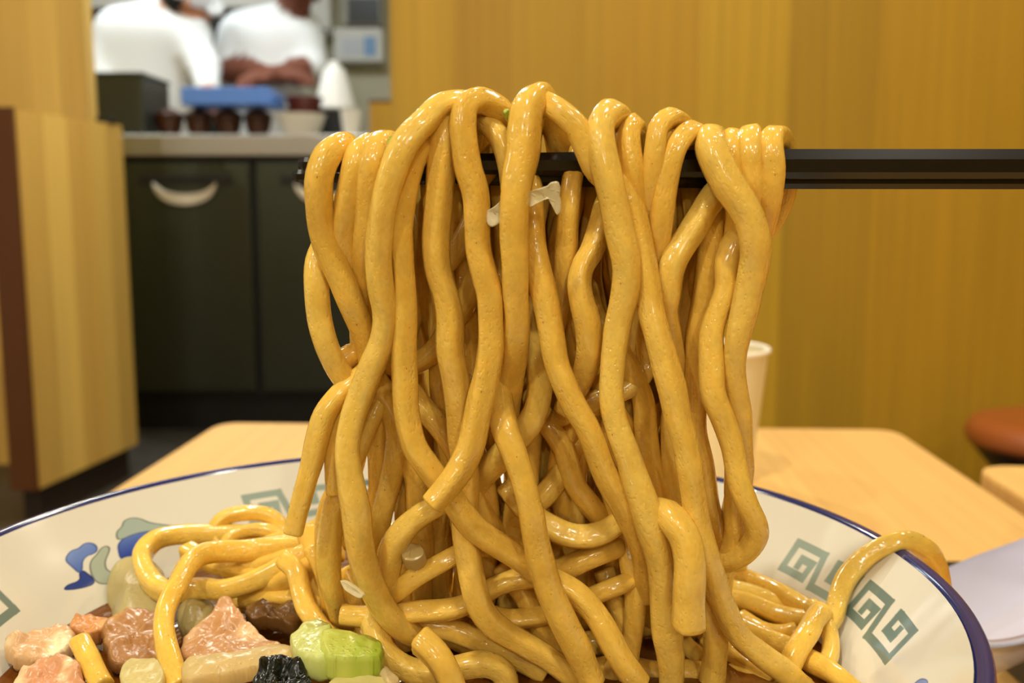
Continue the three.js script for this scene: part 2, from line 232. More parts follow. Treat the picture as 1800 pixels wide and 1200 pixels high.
// ---------------------------------------------------------------- noodles
// strands are centre lines in millimetres (x, y, z one after the other) with a radius in millimetres
const STRANDS = [
  { section: 'front', group: 'noodles draped over the chopsticks', label: 'thick pale yellow wheat noodle draped over the black chopsticks and hanging down their front', strands: [
    [2.69, 'outermost noodle looped over the tip end of the chopsticks, beside its bare tips', [-32,853.8,-212,-32.4,862.2,-211,-32.5,871.7,-210,-32.5,876.8,-208,-33.5,878.5,-201,-35.7,876.1,-195,-37,872.4,-194,-37.4,867.5,-195,-37.2,862,-197,-35.7,856.7,-198,-33.4,851.2,-199,-31.7,845.9,-200,-30.4,839.1,-203,-29.4,830.1,-207,-29.1,817.9,-212,-29.7,804.8,-218,-32.7,790.2,-230]],
    [2.56, 'second noodle draped over the chopsticks counted from their bare tips', [-32.5,824.9,-215,-32.8,842.7,-213,-31.2,859.8,-211,-29,872.8,-210,-28.7,877.4,-208,-28.8,878.7,-201,-29.5,876.5,-195.5,-30.3,873.5,-195,-31.6,868,-196,-33.4,860.2,-199,-32.9,853.2,-202,-31.8,847.3,-204,-31,841,-207]],
    [2.43, 'third noodle draped over the chopsticks counted from their bare tips', [-29.6,837.6,-214,-27.7,856.2,-213,-26,871.7,-211,-25.1,877.9,-207,-25.7,878.9,-201,-26.5,876.5,-195,-27.3,872.4,-195,-28,866.9,-196,-29.3,859.1,-198,-30.1,850.9,-202,-30.4,843.6,-205,-31.8,833.6,-208,-33.6,817.7,-213,-37.6,803.6,-222,-42.6,786.9,-240]],
    [2.77, 'broad noodle arching high over its neighbours and running down to the leek', [-6,874.1,-212,-6.8,882,-208,-8.1,885.9,-201,-11,886,-196,-13.6,885.2,-194,-16.3,882.5,-192,-20.2,878.2,-191,-22.6,872.8,-190.5,-24.5,867.1,-190.5,-25.6,861.5,-191.5,-25.9,856.6,-192.5,-25.5,850.8,-193.5,-24.9,846.1,-194.5,-25.7,840.7,-195.5,-27.9,835.1,-196.5,-30.2,829.1,-197.5,-32.1,824,-197.5,-33.2,818.2,-197,-32.6,812,-196.5,-31.6,805.7,-196.5,-31.4,799.1,-197,-30.7,791.9,-199,-28.8,784.9,-201,-26,779.2,-203,-22.8,774.8,-206,-19.6,771.5,-210]],
    [2.49, 'noodle passing under the blunt-ended noodle and sweeping across the bunch into the soup', [-12.1,859.8,-213,-13.1,871.7,-211,-14,878.3,-207,-15.6,879.8,-201,-17.2,878.3,-195.5,-19.1,874,-194.5,-20.7,868.6,-194,-21.7,862.6,-194,-21.3,856.7,-194.5,-20.9,850.7,-195,-20.9,844.7,-195.5,-21.4,838.6,-196,-21.5,832.4,-196,-21.3,825.8,-195.5,-19.7,818.9,-195,-17.7,815.4,-195,-15.7,812.1,-195.5,-13.4,808.7,-196.5,-11.1,804.9,-198,-7.9,800.9,-199,-3.8,797.1,-200,0.6,793.5,-201,4.8,789.8,-202.5,9.4,787.2,-203,13.3,785.1,-202,16.8,781.7,-201,20.2,777.1,-200,23.9,771.2,-200,27.4,765.2,-201]],
    [2.55, 'noodle draped just behind the broad arch, passing below the blunt-ended noodle into the soup', [-11.9,874,-211,-11.8,881.3,-207,-12.6,884.1,-201,-13.2,881.6,-195,-13.4,876.7,-194,-13.7,872.4,-194,-14.2,866.9,-194.5,-14.7,860.9,-195,-14.3,854.2,-195.5,-13,849.1,-196,-12.4,844.6,-196.5,-12.4,838.4,-197,-11.6,832,-198,-10.9,825.6,-199,-10.3,819.2,-201,-10.1,811.5,-203,-10.2,804.1,-203,-9.9,799.5,-202,-9.2,794.2,-201,-8.4,788.2,-200.5,-7,783.6,-200.5,-4.6,780.1,-201,-0.8,776.5,-202,3.9,772.8,-203,9.5,768.4,-204,14.9,763.8,-205]],
    [2.49, 'noodle with a blunt cut end that stops above the bowl, crossing over another noodle', [3.6,870.5,-212,1.8,878.5,-208,-0.3,882.5,-203,-2.4,884.9,-198,-6,886.6,-195,-8.8,885.4,-192,-9.5,882.3,-191,-9.2,878.6,-190.5,-8.4,873.8,-190.5,-7.2,869.1,-191,-7,863.7,-191.5,-6.7,858.6,-192,-5.4,853.9,-192,-4.1,849.4,-192.5,-3.8,844.4,-193,-3.9,839,-193,-4.8,833,-192.5,-6.6,826,-191.5,-8.5,819.8,-190.5,-10.5,815.2,-190,-13.2,811.5,-189.5,-15.8,808.6,-189]],
    [2.30, 'noodle slanting down inside the highest double arch above the chopsticks', [-8.3,874,-210,-7.9,880.7,-206,-6,883.6,-200,-3.5,881.6,-196.5,-1.8,878.7,-195.5,-0.8,875.1,-195.5,0,870.2,-196,0.6,862.5,-198,-0.6,853.2,-202,-1.8,843.5,-206]],
    [2.98, 'thickest noodle hanging straight from the top of the bunch', [10.9,859.8,-212,10.1,871.7,-211,9.1,880.8,-207,7.7,886,-202,5.5,887.7,-196,3.2,885,-191.5,2.3,880.6,-190,2,876.4,-189.8,1.4,872.2,-189.8,1.1,866.9,-190.2,0.8,861.6,-191,0.7,856.1,-192,0.6,850.5,-193,0.8,844.8,-194.5,0.1,838.4,-197,-0.6,833.1,-200,-1.2,827,-204,-2.5,815.9,-210]],
    [2.70, 'noodle sloping down from the highest arch and running out to the key fret side', [3,874.1,-212,3.5,882.4,-206,5,886.3,-200,7.4,885.7,-195,9.9,884,-193,12.4,881.7,-192.5,14.3,878.3,-192.8,16.1,874.7,-193.5,18.7,872.4,-195.2,21,870.7,-195.5,22.6,867.8,-195,24.2,863.7,-194.5,25.4,857.1,-194,26.3,850.8,-193.5,27,846.1,-193,28.3,841.7,-192.5,29.8,836.1,-192,31.2,831.1,-191.5,32.5,825.5,-191.5,34.5,819.5,-191.5,35.4,814.9,-191.5,36.2,810.2,-192,37.1,805.3,-192.5,38.5,799.9,-193.5,40.3,793.4,-195,42.4,786.5,-197,45.1,781,-199,49.2,775.5,-201,54,771.3,-203,59.4,766.8,-205,64.5,761.5,-207]],
    [2.64, 'noodle slanting away from under the thickest hanging noodle', [5.5,842.8,-212,4.6,859.8,-211,4.1,869.3,-208,3.6,870.3,-200,3.8,864.7,-196,4.2,859.2,-195,5.1,854.3,-194,6.4,848.2,-193.5,7.7,841.9,-193,8.9,836,-192.5,10.5,832.1,-192,12.7,827.6,-192,14.9,823.9,-192,16.8,819.3,-192.5,18.6,814.4,-193.5,21,809.3,-195,23.7,803.9,-197,26.3,798.3,-200,28.5,791.3,-204,30,781.6,-209]],
    [2.88, 'noodle with a pointed top bend over the chopsticks, reaching straight into the soup', [24.1,859.8,-212,23.6,871.7,-211,22.7,879.7,-208,20.8,883.2,-202,18.5,883.9,-196.5,17,881.7,-192.5,17.2,878.1,-191,17.9,873.5,-190.5,18.9,867.9,-190.5,20.1,862.1,-191,21.3,856.9,-191.5,21.9,852.2,-192,21.8,848,-192.5,20.7,841.9,-193,19.6,836,-193,19.3,830.3,-193,19.8,826.3,-193,21.1,822.1,-193,23.1,817.4,-193,24.8,812.8,-193,26.5,808.1,-193,28.2,802.9,-193.5,29.8,797.2,-194.5,31.1,791.2,-196,31.9,785.1,-197.5,32.8,778.2,-199,33.6,772.7,-200,34.2,764.7,-202]],
    [2.18, 'narrow noodle draped right beside the one with the pointed top bend', [27.8,855,-212,27.2,870.5,-211,26,879.6,-207,24.3,882.8,-201,22.8,880.5,-195.8,23,877.3,-195,23.6,873.5,-195,24.4,868.6,-196.5,25.5,862.5,-198.5,26.6,854.4,-201,27.5,844.9,-204,27.5,832.4,-208]],
    [2.31, 'noodle with a humped top between the narrow one and the bare stretch of chopstick', [36.7,862.2,-212,36.4,875.2,-210,35.2,880.7,-206,32.9,883.3,-201,30,883.7,-197,27.8,881.6,-195.3,27.3,877.8,-195,27.1,873.5,-195.5,26.8,867.9,-197.5,26.7,861.3,-200,26.4,853.2,-203,25.5,843.5,-206,24.8,833.4,-209]],
    [2.37, 'noodle bordering the bare stretch of chopstick, slanting back under the humped one', [42.4,852.6,-212,41.5,869.3,-211,39.8,878,-208,36.9,880.4,-202,33.8,880.3,-197,31.8,878.2,-195.2,30.5,874.2,-195,29.2,867.9,-195.8,28.6,862,-197,28.6,856.8,-199,29,851,-201,30.5,843.7,-204,32.3,836.2,-207]],
    [2.63, 'noodle swinging out to a bulge on the handle side of the lifted bunch', [44.6,858.6,-212,43.9,870.5,-211,42.1,878.5,-207,39.3,880.5,-200,37.9,878.8,-194,38.2,876.8,-192,39.4,874.2,-191.5,41.2,871,-191,43.3,867.9,-190.8,44.9,864.7,-190.8,46,861.3,-191,46.7,857.7,-191.5,46.6,853.6,-192.5,46.2,849.4,-193.5,45.5,844.6,-194.5,44.9,840.1,-195.5,44.7,834.8,-197,45.5,828.8,-199,46.9,822.8,-201,48,816.3,-203,48.9,810.9,-205,48.6,804.1,-207,48,795.2,-211,48.4,784,-220,51.7,769.6,-235]],
    [1.93, 'slim noodle draped just beside the bulging noodle', [48,859.8,-211,47.2,871.7,-210,45.4,879,-206,43.2,880.5,-200,42.2,878.4,-195.5,42.5,874.6,-195.3,43.2,870.2,-196,44,864.7,-198,44,859,-201,43.2,851.9,-204]],
    [2.25, 'noodle draped between the slim one and the flat-topped end noodle', [51.8,859.8,-212,51.4,871.7,-211,50,878.7,-207,47.7,880.6,-201,46.1,878,-195.5,46,874,-195.2,46.4,870.2,-195.5,46.7,865.3,-198,45.6,859.6,-200.5,44.5,856.7,-201]],
    [2.44, 'end noodle of the row on the handle side, with a flat square top bend', [52.4,858.5,-214,56.3,864.6,-213,57.7,869.9,-211,55.6,878.3,-207,52.6,880.4,-201,50.4,878.5,-195.5,50.8,874,-195,50.7,869.5,-195.5,50.5,865.6,-197,49.9,861.6,-199.5,49.1,856.7,-202,48.3,850.7,-205,47.8,843.3,-208]],
  ] },
  { section: 'mid', group: 'noodles hanging inside the lifted bunch', label: 'thick pale yellow wheat noodle hanging in the lifted bunch below the chopsticks', strands: [
    [2.56, 'noodle bowing out in a free loop below the bare tips of the chopsticks', [-35.5,868.1,-209,-36.5,862.9,-206,-38,858.9,-203,-39.2,854.8,-201,-39.4,849.9,-200,-39.1,844.2,-200,-37.7,839.3,-200,-35.8,834.7,-201,-33.9,830.6,-203,-32.5,825.2,-207,-29.9,815.2,-213,-27.2,802.9,-220]],
    [2.28, 'short bit of noodle poking out inside the free loop below the chopstick tips', [-36.4,833.3,-204,-34.1,835.7,-205,-30.9,836.6,-206,-27.1,834.6,-208,-23.1,831.4,-210]],
    [2.15, 'noodle with a free cut end hanging past the noodle heap on the tip side', [-25,843.4,-207,-27.8,835.9,-205,-31,832.2,-203,-34.6,829.5,-200.5,-37.9,824.9,-199.5,-39.6,819.6,-199.5,-40.9,814.8,-199.5,-42.3,810.6,-199.5,-43.8,805.2,-199.5,-45.2,799.3,-199.5]],
    [1.71, 'slim noodle hanging close beside the one with the free end over the heap', [-29.7,831.7,-205,-33.5,827.4,-202,-35.8,822.7,-201.5,-37.1,816.7,-201.5,-37.5,811.7,-202,-37.4,807,-202.5]],
    [2.29, '', [-28,826.3,-208,-31.3,819.3,-206,-35,811.9,-206,-37.6,804.4,-206,-39.2,796.5,-207,-40,788.1,-209,-39.3,779.1,-212,-39.1,768.4,-221]],
    [2.04, '', [-34.4,808.6,-209,-37.9,806.3,-208,-39.9,801.3,-208,-40.7,793.3,-209,-41.1,784.4,-212,-41.9,772.2,-222]],
    [2.49, 'noodle turning round in a wide loop against the bowl wall on the handle side', [52.7,870.4,-205,49.8,864.1,-202,45.9,861.1,-199.5,43.5,858,-198,42.5,854.7,-197,42.2,850.8,-196.5,41.3,847.4,-196.5,40.2,844.2,-196.5,39.6,841.1,-196.5,39.9,835.5,-196,40.6,829.8,-195.5,42.5,824.9,-195.5,44.4,818.6,-195.5,45.7,812.3,-195.5,47.8,807.4,-196,49.9,803.3,-197,50.8,799.9,-198.5,49.9,796.3,-200,47.8,792.9,-202.5,44.3,790.3,-206,40.8,787.4,-211]],
    [2.26, 'straight noodle hanging inside the wide loop at the bowl wall', [46.5,826.8,-205,46.9,819.8,-204,46.9,811.5,-203,47,802.9,-203,46.9,796.3,-204,45.6,789.3,-206,45.2,782.9,-209,48.6,768.5,-224]],
    [2.38, 'noodle curling in under the bulging noodle towards the middle of the bunch', [46.9,873.9,-208,43,871.3,-203,39.5,868.1,-199.5,36.5,863.2,-198,33.9,859.2,-197,32.3,856.4,-196.5,31.4,853,-196.5,31.2,849,-197,31,845.5,-198.5,32.2,840.6,-201,33.8,832.9,-205,35.7,820.7,-211]],
    [2.52, '', [41.7,869.3,-206,40.3,864.7,-203,39.8,859,-202,39.6,853.2,-202,39.3,847.4,-202.5,38.3,841.5,-203,38.1,834.3,-203.5,38.6,827,-204,38.5,819.5,-205,40.5,810.7,-206,43,801.3,-208,46.4,790.8,-216,50.4,773.7,-232]],
    [2.55, 'kinked bright noodle bending like a knee in the middle of the bunch', [21.5,871.6,-206,19.4,867.5,-202,17.5,862.5,-198.5,15.7,858,-197,13.8,855,-195.5,13.1,852,-194.8,13.7,847.8,-194.5,14.7,844.5,-194.8,15.2,841.3,-195.2,15.4,838.4,-196,14.9,834.6,-198,13.1,830,-201,10.7,824.4,-205]],
    [2.29, 'straight noodle hanging just behind the kinked bright one', [15,880.1,-206,13.7,878,-203,12.7,874.8,-201,11.9,870.3,-199.5,11.3,863.6,-199,11,856.8,-199,10.4,851.3,-200,9.3,845.7,-202,7.7,838.9,-205,6.1,828.3,-210]],
    [2.72, 'noodle curving like a hook behind the thin-necked noodle', [5.9,848.2,-207,5.2,841.2,-205,5.4,834.3,-203.5,5.5,829.5,-202.5,4.5,824.8,-202,2.6,821.2,-202,-0.4,817.4,-203.5,-3.9,812.5,-206,-7.4,807.3,-209,-10.7,801,-213]],
    [2.55, 'thin-necked noodle starting among the others and running down to the soup', [-3.3,832.2,-202,-2.7,828.1,-198.5,-2.3,824.7,-196,-1.4,821.7,-194.5,0,818.6,-194,1.4,814.3,-194,2.7,809.6,-194,4,804.8,-194,4.7,800.8,-194.5,5.2,798.2,-195,6.3,793,-196,8.2,786.5,-197,10.9,779.9,-198,14.3,773.2,-199,17.5,765.7,-200]],
    [3.10, 'thick noodle with a blunt cut end dangling over the soup, tip facing down', [28.9,795.4,-203,29.2,800.4,-201,29.9,804.1,-197.5,30.8,805.8,-193.5,32.1,804.3,-191,33.8,801.1,-190,35,797,-189.5,35.5,792.5,-189.5,35.5,787.6,-190,35.3,782.5,-190.5]],
    [2.71, '', [40.9,789.6,-212,41.8,784.2,-209,43.6,779.2,-207,44.5,773.8,-206,44.4,767.4,-207,44,761,-208]],
    [2.76, 'noodle curving down from beneath the tip of the blunt-ended noodle', [-12,806.8,-203,-15.2,805.3,-201.5,-18.7,803.1,-201,-22.4,799.5,-201,-24.9,795.2,-202,-26.6,790.3,-204,-28.8,782,-208]],
    [2.22, '', [-29.9,779.3,-213,-25.9,783.7,-207,-23,786,-205.5,-19.8,788.2,-205,-15.6,790.5,-205,-11.5,792.3,-206,-6.2,793.4,-208,0,793.9,-211,6.5,793.5,-220]],
    [2.49, 'noodle lying crosswise under the hanging ones, its cut end near the leek', [-37.2,779.5,-206,-32.1,779,-206,-26,778.8,-206.5,-20.4,779.4,-206.5,-15.4,780.1,-206.5,-10.9,781.1,-207,-5,784,-207.5,0,785.9,-207.5,5.6,787.2,-208,10.5,788.7,-207.5,15,790.7,-207.5,19.8,791.9,-209,24,792.8,-211]],
    [2.31, '', [9.1,773.9,-218,12.6,779.9,-210,17.4,782.6,-208,21,784.4,-207.5,24.9,785.5,-208.5,28.3,786.3,-211,32.4,787.4,-218]],
    [2.81, 'noodle sagging in a shallow U just above the crosswise noodles', [-1.2,806.8,-211,3.1,802.5,-207,7.5,799.5,-205,12.1,797.4,-204.5,17,797.4,-204.5,21.4,798.9,-206,25.4,801.3,-210]],
    [2.18, '', [-10.4,776.6,-218,-6.3,777.9,-210,-1.9,776.9,-209,2.5,776.8,-209,6.9,777.3,-209,10.7,777.5,-211,14.3,776.6,-218]],
    [2.46, '', [-25.4,775.8,-212,-19.6,774.5,-211,-12.6,772.8,-210.5,-6.3,770.7,-210,0,768,-210,7.6,764,-210]],
    [2.88, 'short noodle end poking up beside the leek, blunt tip uppermost', [-19.2,778.7,-194.5,-17.5,777.8,-193.5,-15.3,776,-192.5,-13.2,772.8,-192,-11.6,768.5,-192]],
    [2.75, 'noodle curling round the short blunt end beside the leek', [-30.6,779,-206,-29.2,776.2,-203,-27.6,773.5,-201,-24.9,770.9,-200.5,-21.2,768.9,-200.5,-16.3,768.6,-200.5,-10.9,770.2,-200.5,-6.1,770.6,-201,-2.4,768.8,-201.5,-0.6,764.2,-203]],
    [2.59, '', [25.1,796.1,-212,26.2,789.1,-210,26.8,781.6,-209,26.6,773.8,-209,25.8,767.1,-209,26.7,760,-210]],
    [2.48, '', [20.4,786.3,-214,23.4,779.1,-212,24.7,772.9,-211,23.5,766.2,-211,21.7,760.1,-211]],
    [2.47, '', [-2.5,787.9,-213,2.5,781.7,-212,7.6,771.5,-211,12.7,764.9,-211,15.3,759.5,-211]],
    [2.73, '', [-32.6,835.3,-213,-30.1,831.2,-208,-25.4,823.8,-208,-24.4,817.4,-209,-26,809.3,-211,-28.9,799.7,-213,-31.4,787.7,-225]],
    [2.56, '', [-24.3,832,-210,-19.9,833.6,-208,-15.5,837.2,-206.5,-11.8,843.5,-206,-8.9,848.8,-206,-5.9,854.1,-207]],
    [2.44, '', [-26,830.1,-214,-21.8,827.3,-209,-16.4,821.3,-208,-12.1,815.2,-207.5,-8.6,806.2,-208.5,-3.7,796.8,-210,0,788.2,-216,4,776.1,-226]],
    [2.56, '', [26.8,812.6,-213,23.5,821.5,-207,19.1,827.9,-206,22.1,833.8,-207,26.4,838.4,-208]],
    [2.41, '', [9.9,821.1,-212,13.2,824.2,-206,18.5,826.7,-205.5,25.1,829.7,-206,28.7,833.8,-207]],
    [2.68, '', [15.9,850,-214,17.9,843.3,-208,23.2,836.3,-206,27.5,827.9,-206,28.8,819.4,-205.5,30.2,810.8,-205.5,32.2,803.2,-206,34.5,794.9,-208,37,784.9,-214,39.9,770.5,-226]],
    [2.54, '', [34.9,833.6,-208,34.5,826.6,-206,33.5,819.5,-205,33.9,811.1,-204.5,35.7,803.5,-205,37.4,794,-207,40.4,781.9,-215,43.8,766.8,-228]],
    [2.59, '', [3.8,826,-216,7.3,820.9,-210,11,815.1,-208,13.5,807.6,-208,17.3,802.2,-209,22.2,795.5,-214,26.4,786,-222,29.1,770.8,-232]],
    [2.45, '', [19,819.4,-217,13.6,815.6,-211,10.5,809.7,-209.5,6.8,804.8,-209,2.5,800.7,-210,-2.6,794.8,-216,-5.4,781.8,-226]],
    [2.40, '', [-8.3,870.5,-209,-5.8,873.9,-206,-3.2,877,-204,0,878.8,-203]],
    [2.29, '', [-15.5,852.8,-209,-11.8,857.6,-207,-8.8,862.3,-206,-6.1,868.1,-206]],
  ] },
  { section: 'rear', group: 'noodles at the back of the lifted bunch', label: 'thick pale noodle hanging at the shaded back of the lifted bunch', strands: [
    [2.54, '', [-25.6,875.7,-214,-24.8,868.3,-209.3,-25.1,861,-208.5,-26.2,853.6,-209.7,-27.3,846.2,-209.2,-28.5,838.6,-209.5,-28.6,830.8,-210.6,-26.5,822.9,-211.9,-23.5,815.4,-210.5,-20.8,807.4,-211,-20.1,799,-212.3,-20.1,789.3,-216.9,-20.4,779.6,-220.5,-21.4,769.3,-224.5]],
    [2.29, '', [-24.4,875.7,-214,-23.4,868.3,-208.5,-23,860.9,-209.8,-22.8,853.5,-210.2,-22.9,846.1,-209.9,-23.7,838.5,-210.6,-24.1,831,-209.7,-23.3,823.3,-210,-22.2,815.3,-210.7,-20.9,807.1,-212.1,-20.8,799.2,-211.8,-20.8,789.8,-215.5,-20.9,779.5,-220.6,-21.1,769.2,-224.8]],
    [2.44, '', [-17.1,875.7,-214,-16.6,868.3,-208.8,-15.9,860.9,-210.7,-14.8,853.6,-209,-14.4,846.1,-210,-15,838.4,-211.1,-15.5,831,-209.9,-15.1,823.1,-211,-13.8,815.5,-210.2,-12.1,807.1,-212,-11.3,799,-212.5,-10.9,790,-214.9,-11.3,779.8,-219.9,-12.3,770,-222.9]],
    [2.46, '', [-12.5,875.7,-214,-12.8,868.3,-208.2,-12,860.9,-210.1,-10.2,853.5,-210.2,-9.1,845.9,-211.4,-9.4,838.4,-211.2,-10.3,830.9,-210.3,-10,823.1,-210.8,-8.4,815.1,-211.8,-5.9,807.5,-210.5,-4.9,799.2,-211.9,-5.1,790.1,-214.8,-6.2,780.1,-219.1,-7.2,769.8,-223.4]],
    [2.40, '', [-7,875.7,-214,-7.9,868.3,-210.2,-9.7,860.9,-210.4,-10.9,853.5,-210.8,-10.4,846.1,-209.6,-9.2,838.5,-210.3,-8.3,830.9,-210.4,-8.4,822.8,-212,-9,814.9,-212.5,-8.9,807.4,-210.8,-8.7,799.4,-211.2,-7.9,790,-215,-7.5,780,-219.4,-8.5,769.3,-224.5]],
    [2.21, '', [-3.2,875.7,-214,-2.1,868.3,-209.3,-1.6,860.9,-209.9,-1.9,853.5,-210.3,-2.9,846.2,-209.1,-4,838.4,-211.4,-4.3,830.7,-211.4,-3.5,822.9,-211.9,-2,815,-212,0.9,807.3,-211.3,0,799.2,-211.6,0.1,790.5,-213.6,-0.5,780.1,-219.2,-1.5,770.3,-222.1]],
    [2.21, '', [2.6,875.7,-214,2.4,868.3,-209,1.9,861,-208.5,0.9,853.5,-210.8,-0.3,846,-210.5,-1.3,838.6,-209.7,-1.7,830.9,-210.2,-1.4,823.1,-210.7,-0.7,815.2,-211.1,0.9,807.4,-210.8,0.4,798.9,-212.8,0.6,789.1,-217.5,0.4,779.5,-220.8,-0.3,768.9,-225.3]],
    [2.47, '', [6.9,875.7,-214,5.4,868.3,-209.4,4.1,861,-208.8,4,853.5,-210,4.9,846.2,-209.1,5.9,838.5,-210.6,6,830.6,-212,4.7,822.8,-212,3.6,815,-211.9,3.4,807.4,-211.1,4.1,799.2,-211.8,5.1,789.7,-215.9,5.1,779,-221.8,4,768.7,-225.8]],
    [2.53, '', [13.5,875.7,-214,12.8,868.3,-209.9,10.8,861,-208.9,9.9,853.6,-209.9,11.2,846.1,-209.8,13.6,838.6,-209.3,15,831,-209.6,13.6,823.2,-210.5,11.4,815.3,-210.7,10.5,807.1,-212.1,11.9,798.8,-213,14,790.1,-214.7,15.2,779.7,-220.2,14.3,769.2,-224.7]],
    [2.47, '', [17.6,875.7,-214,17.1,868.3,-210.1,16.4,861,-209.5,15.5,853.5,-210.2,14.7,846,-210.9,14.2,838.6,-209.5,14.5,830.7,-211.1,14.6,822.8,-212,14.6,815,-212,14.3,807,-212.2,14.2,799.2,-211.9,14,790.2,-214.5,13.7,779.6,-220.3,13.1,769.7,-223.6]],
    [2.37, '', [24.3,875.7,-214,22.4,868.3,-208.5,22,860.9,-210.6,23,853.5,-210.6,24.7,846.1,-209.3,25.9,838.4,-211.3,25.2,830.6,-211.9,22.6,823,-211.5,21.2,815.3,-211,21.3,807.2,-211.8,22.5,799.4,-211.1,23.4,789.9,-215.1,23.2,779,-221.9,22.6,768.8,-225.6]],
    [2.38, '', [29,875.7,-214,26.1,868.3,-208.7,25.2,860.9,-209.8,26.3,853.6,-209.3,28.5,846.1,-210,29.5,838.6,-209.6,26.6,830.6,-211.8,24.9,823.1,-210.7,22.5,815.2,-211.3,22,807.1,-211.9,23.7,798.8,-212.9,25.1,789.7,-215.9,25,779.1,-221.6,23.5,769,-225.1]],
    [2.39, '', [31.6,875.7,-214,31.6,868.3,-209.2,32.1,860.9,-210.1,31.8,853.5,-210,30.8,846.1,-209.7,29.8,838.5,-210.5,26.5,830.8,-210.9,26.7,822.9,-211.7,25.2,815.4,-210.4,24.4,807.2,-211.8,24.9,799.3,-211.3,25.8,790.2,-214.3,26.6,779.8,-219.9,26.6,769.7,-223.6]],
    [2.34, '', [36.2,875.7,-214,36.9,868.3,-209.2,38.2,860.9,-209.7,38.2,853.6,-209.8,37.5,846,-211.2,36.3,838.4,-210.9,35.9,830.7,-211.7,34.9,822.8,-212.1,34,815.3,-210.8,33,807.2,-211.8,33.1,798.8,-213,32.8,789.5,-216.3,32.3,780.1,-219.1,32.6,769.8,-223.4]],
    [2.37, '', [40.5,875.7,-214,39.7,868.3,-209.8,39.2,860.9,-210,38.6,853.6,-209,39.3,846,-211.1,40.5,838.3,-211.6,41.2,830.9,-210.1,40,822.8,-212.1,37.4,815.2,-211.1,34.7,807.2,-211.6,34.5,798.8,-213.1,35.2,789.8,-215.4,36.6,780.5,-218.2,38.6,769.9,-223.1]],
    [2.29, '', [-25.7,875.7,-214.9,-26.2,868.3,-214.1,-27.9,860.8,-215.2,-29.7,853.2,-216.2,-30.3,845.5,-216.2,-29.7,837.8,-215.4,-28.5,829.6,-217.9,-26.1,821.7,-217.7,-24.9,813.4,-218.5,-23.6,805.8,-216.7,-23.7,797.4,-217.4,-24.2,788.1,-220.3,-25,777.2,-226.5,-25.5,767,-229.7]],
    [2.41, '', [-22.7,875.7,-215.2,-21.7,868.3,-215.8,-20.6,860.8,-214.6,-20.3,853.3,-214.8,-21.2,845.4,-216.6,-22.7,837.7,-216.3,-23.8,830,-215.7,-23.5,821.6,-218.1,-21.9,813.6,-217.6,-19.7,805.3,-218.3,-18.7,797.6,-216.9,-18.2,787.7,-221.4,-18,778.2,-223.9,-19,766.9,-230.1]],
    [2.25, '', [-17.4,875.7,-214.4,-18.9,868.3,-214.4,-19.6,860.8,-214.8,-19.1,853.3,-214.8,-18,845.6,-215.5,-16.8,837.7,-216,-15.8,829.9,-216.3,-15.1,821.7,-217.7,-14.9,813.8,-216.8,-15.2,805.5,-217.6,-16.4,797.5,-217.2,-17.2,787.8,-221.1,-17.1,777.9,-224.7,-16.4,767,-229.7]],
    [2.27, '', [-10.5,875.8,-215.8,-11,868.3,-215.1,-10.8,860.8,-215.6,-9.8,853.1,-216.7,-8.5,845.5,-215.9,-7.7,837.7,-216.5,-7.3,829.7,-217.2,-7,821.6,-218.3,-6.7,813.8,-217,-6.1,805.3,-218.5,-5.7,797.1,-218.5,-4.8,787.2,-222.8,-3.8,777.1,-226.7,-3.4,766.4,-231.1]],
    [2.61, '', [-6.2,875.8,-215.8,-5.5,868.3,-216.2,-5.6,860.8,-216,-6.7,853.2,-215.4,-8.4,845.5,-215.6,-9.9,837.7,-216,-10.3,829.8,-216.7,-9,822,-216.3,-7.2,813.7,-217.3,-5.3,805.7,-217.1,-4.9,796.9,-219.1,-5.3,786.9,-223.7,-6.5,777,-227.1,-8.1,766.5,-230.9]],
    [2.51, '', [-0.4,875.7,-214.3,-1.1,868.3,-215.3,-1.8,860.8,-214.4,-2.2,853.2,-215.3,-2.1,845.6,-215.2,-1.5,837.7,-216.2,-0.5,830,-215.7,0.3,822,-215.9,0.6,813.8,-216.9,0.9,805.7,-217,-0.3,797.2,-218.1,-0.7,787.6,-221.6,-0.7,777.2,-226.5,-0.3,766.6,-230.7]],
    [2.58, '', [7,875.8,-215.3,5.3,868.3,-214.2,4.2,860.8,-216.4,4.7,853.1,-216.8,6,845.5,-216.5,6.6,837.6,-217,5.8,829.7,-217.5,4.2,822,-216.2,3.6,813.7,-217.4,4.4,805.5,-217.6,5.4,797,-218.7,5.6,787.6,-221.8,4.6,777.3,-226.2,3.2,766.9,-230]],
    [2.52, '', [9.3,875.7,-214.1,9.1,868.3,-216.1,9.3,860.8,-215.7,9.8,853.2,-216.2,10.3,845.5,-216.5,10.8,837.6,-216.9,11,829.8,-216.8,10.3,822,-215.9,9.4,813.5,-218.1,8.3,805.4,-218.3,7.5,797.2,-218,7.1,787.5,-221.9,7,777.1,-226.7,7.3,767,-229.7]],
    [2.25, '', [14.8,875.8,-216.1,15.4,868.3,-215.3,14.9,860.8,-215.3,13.6,853.2,-215.8,12.5,845.4,-216.6,12.5,837.6,-217.1,13.5,829.7,-217,14,821.7,-217.4,13.6,814,-216.3,12.2,805.8,-216.8,11,797.4,-217.3,10.6,787.7,-221.6,11,777.8,-224.9,12.2,767,-229.9]],
    [2.32, '', [20.6,875.7,-215,19.8,868.3,-215.2,18.2,860.8,-215.5,17.3,853.2,-215,18.2,845.4,-217.1,20,837.8,-215.8,21.9,829.6,-217.9,21.1,821.6,-218.1,18.8,814,-216.2,16.7,805.5,-217.6,16.3,797,-218.7,17.7,787.1,-223.2,19.8,777.3,-226.4,21.2,766.7,-230.4]],
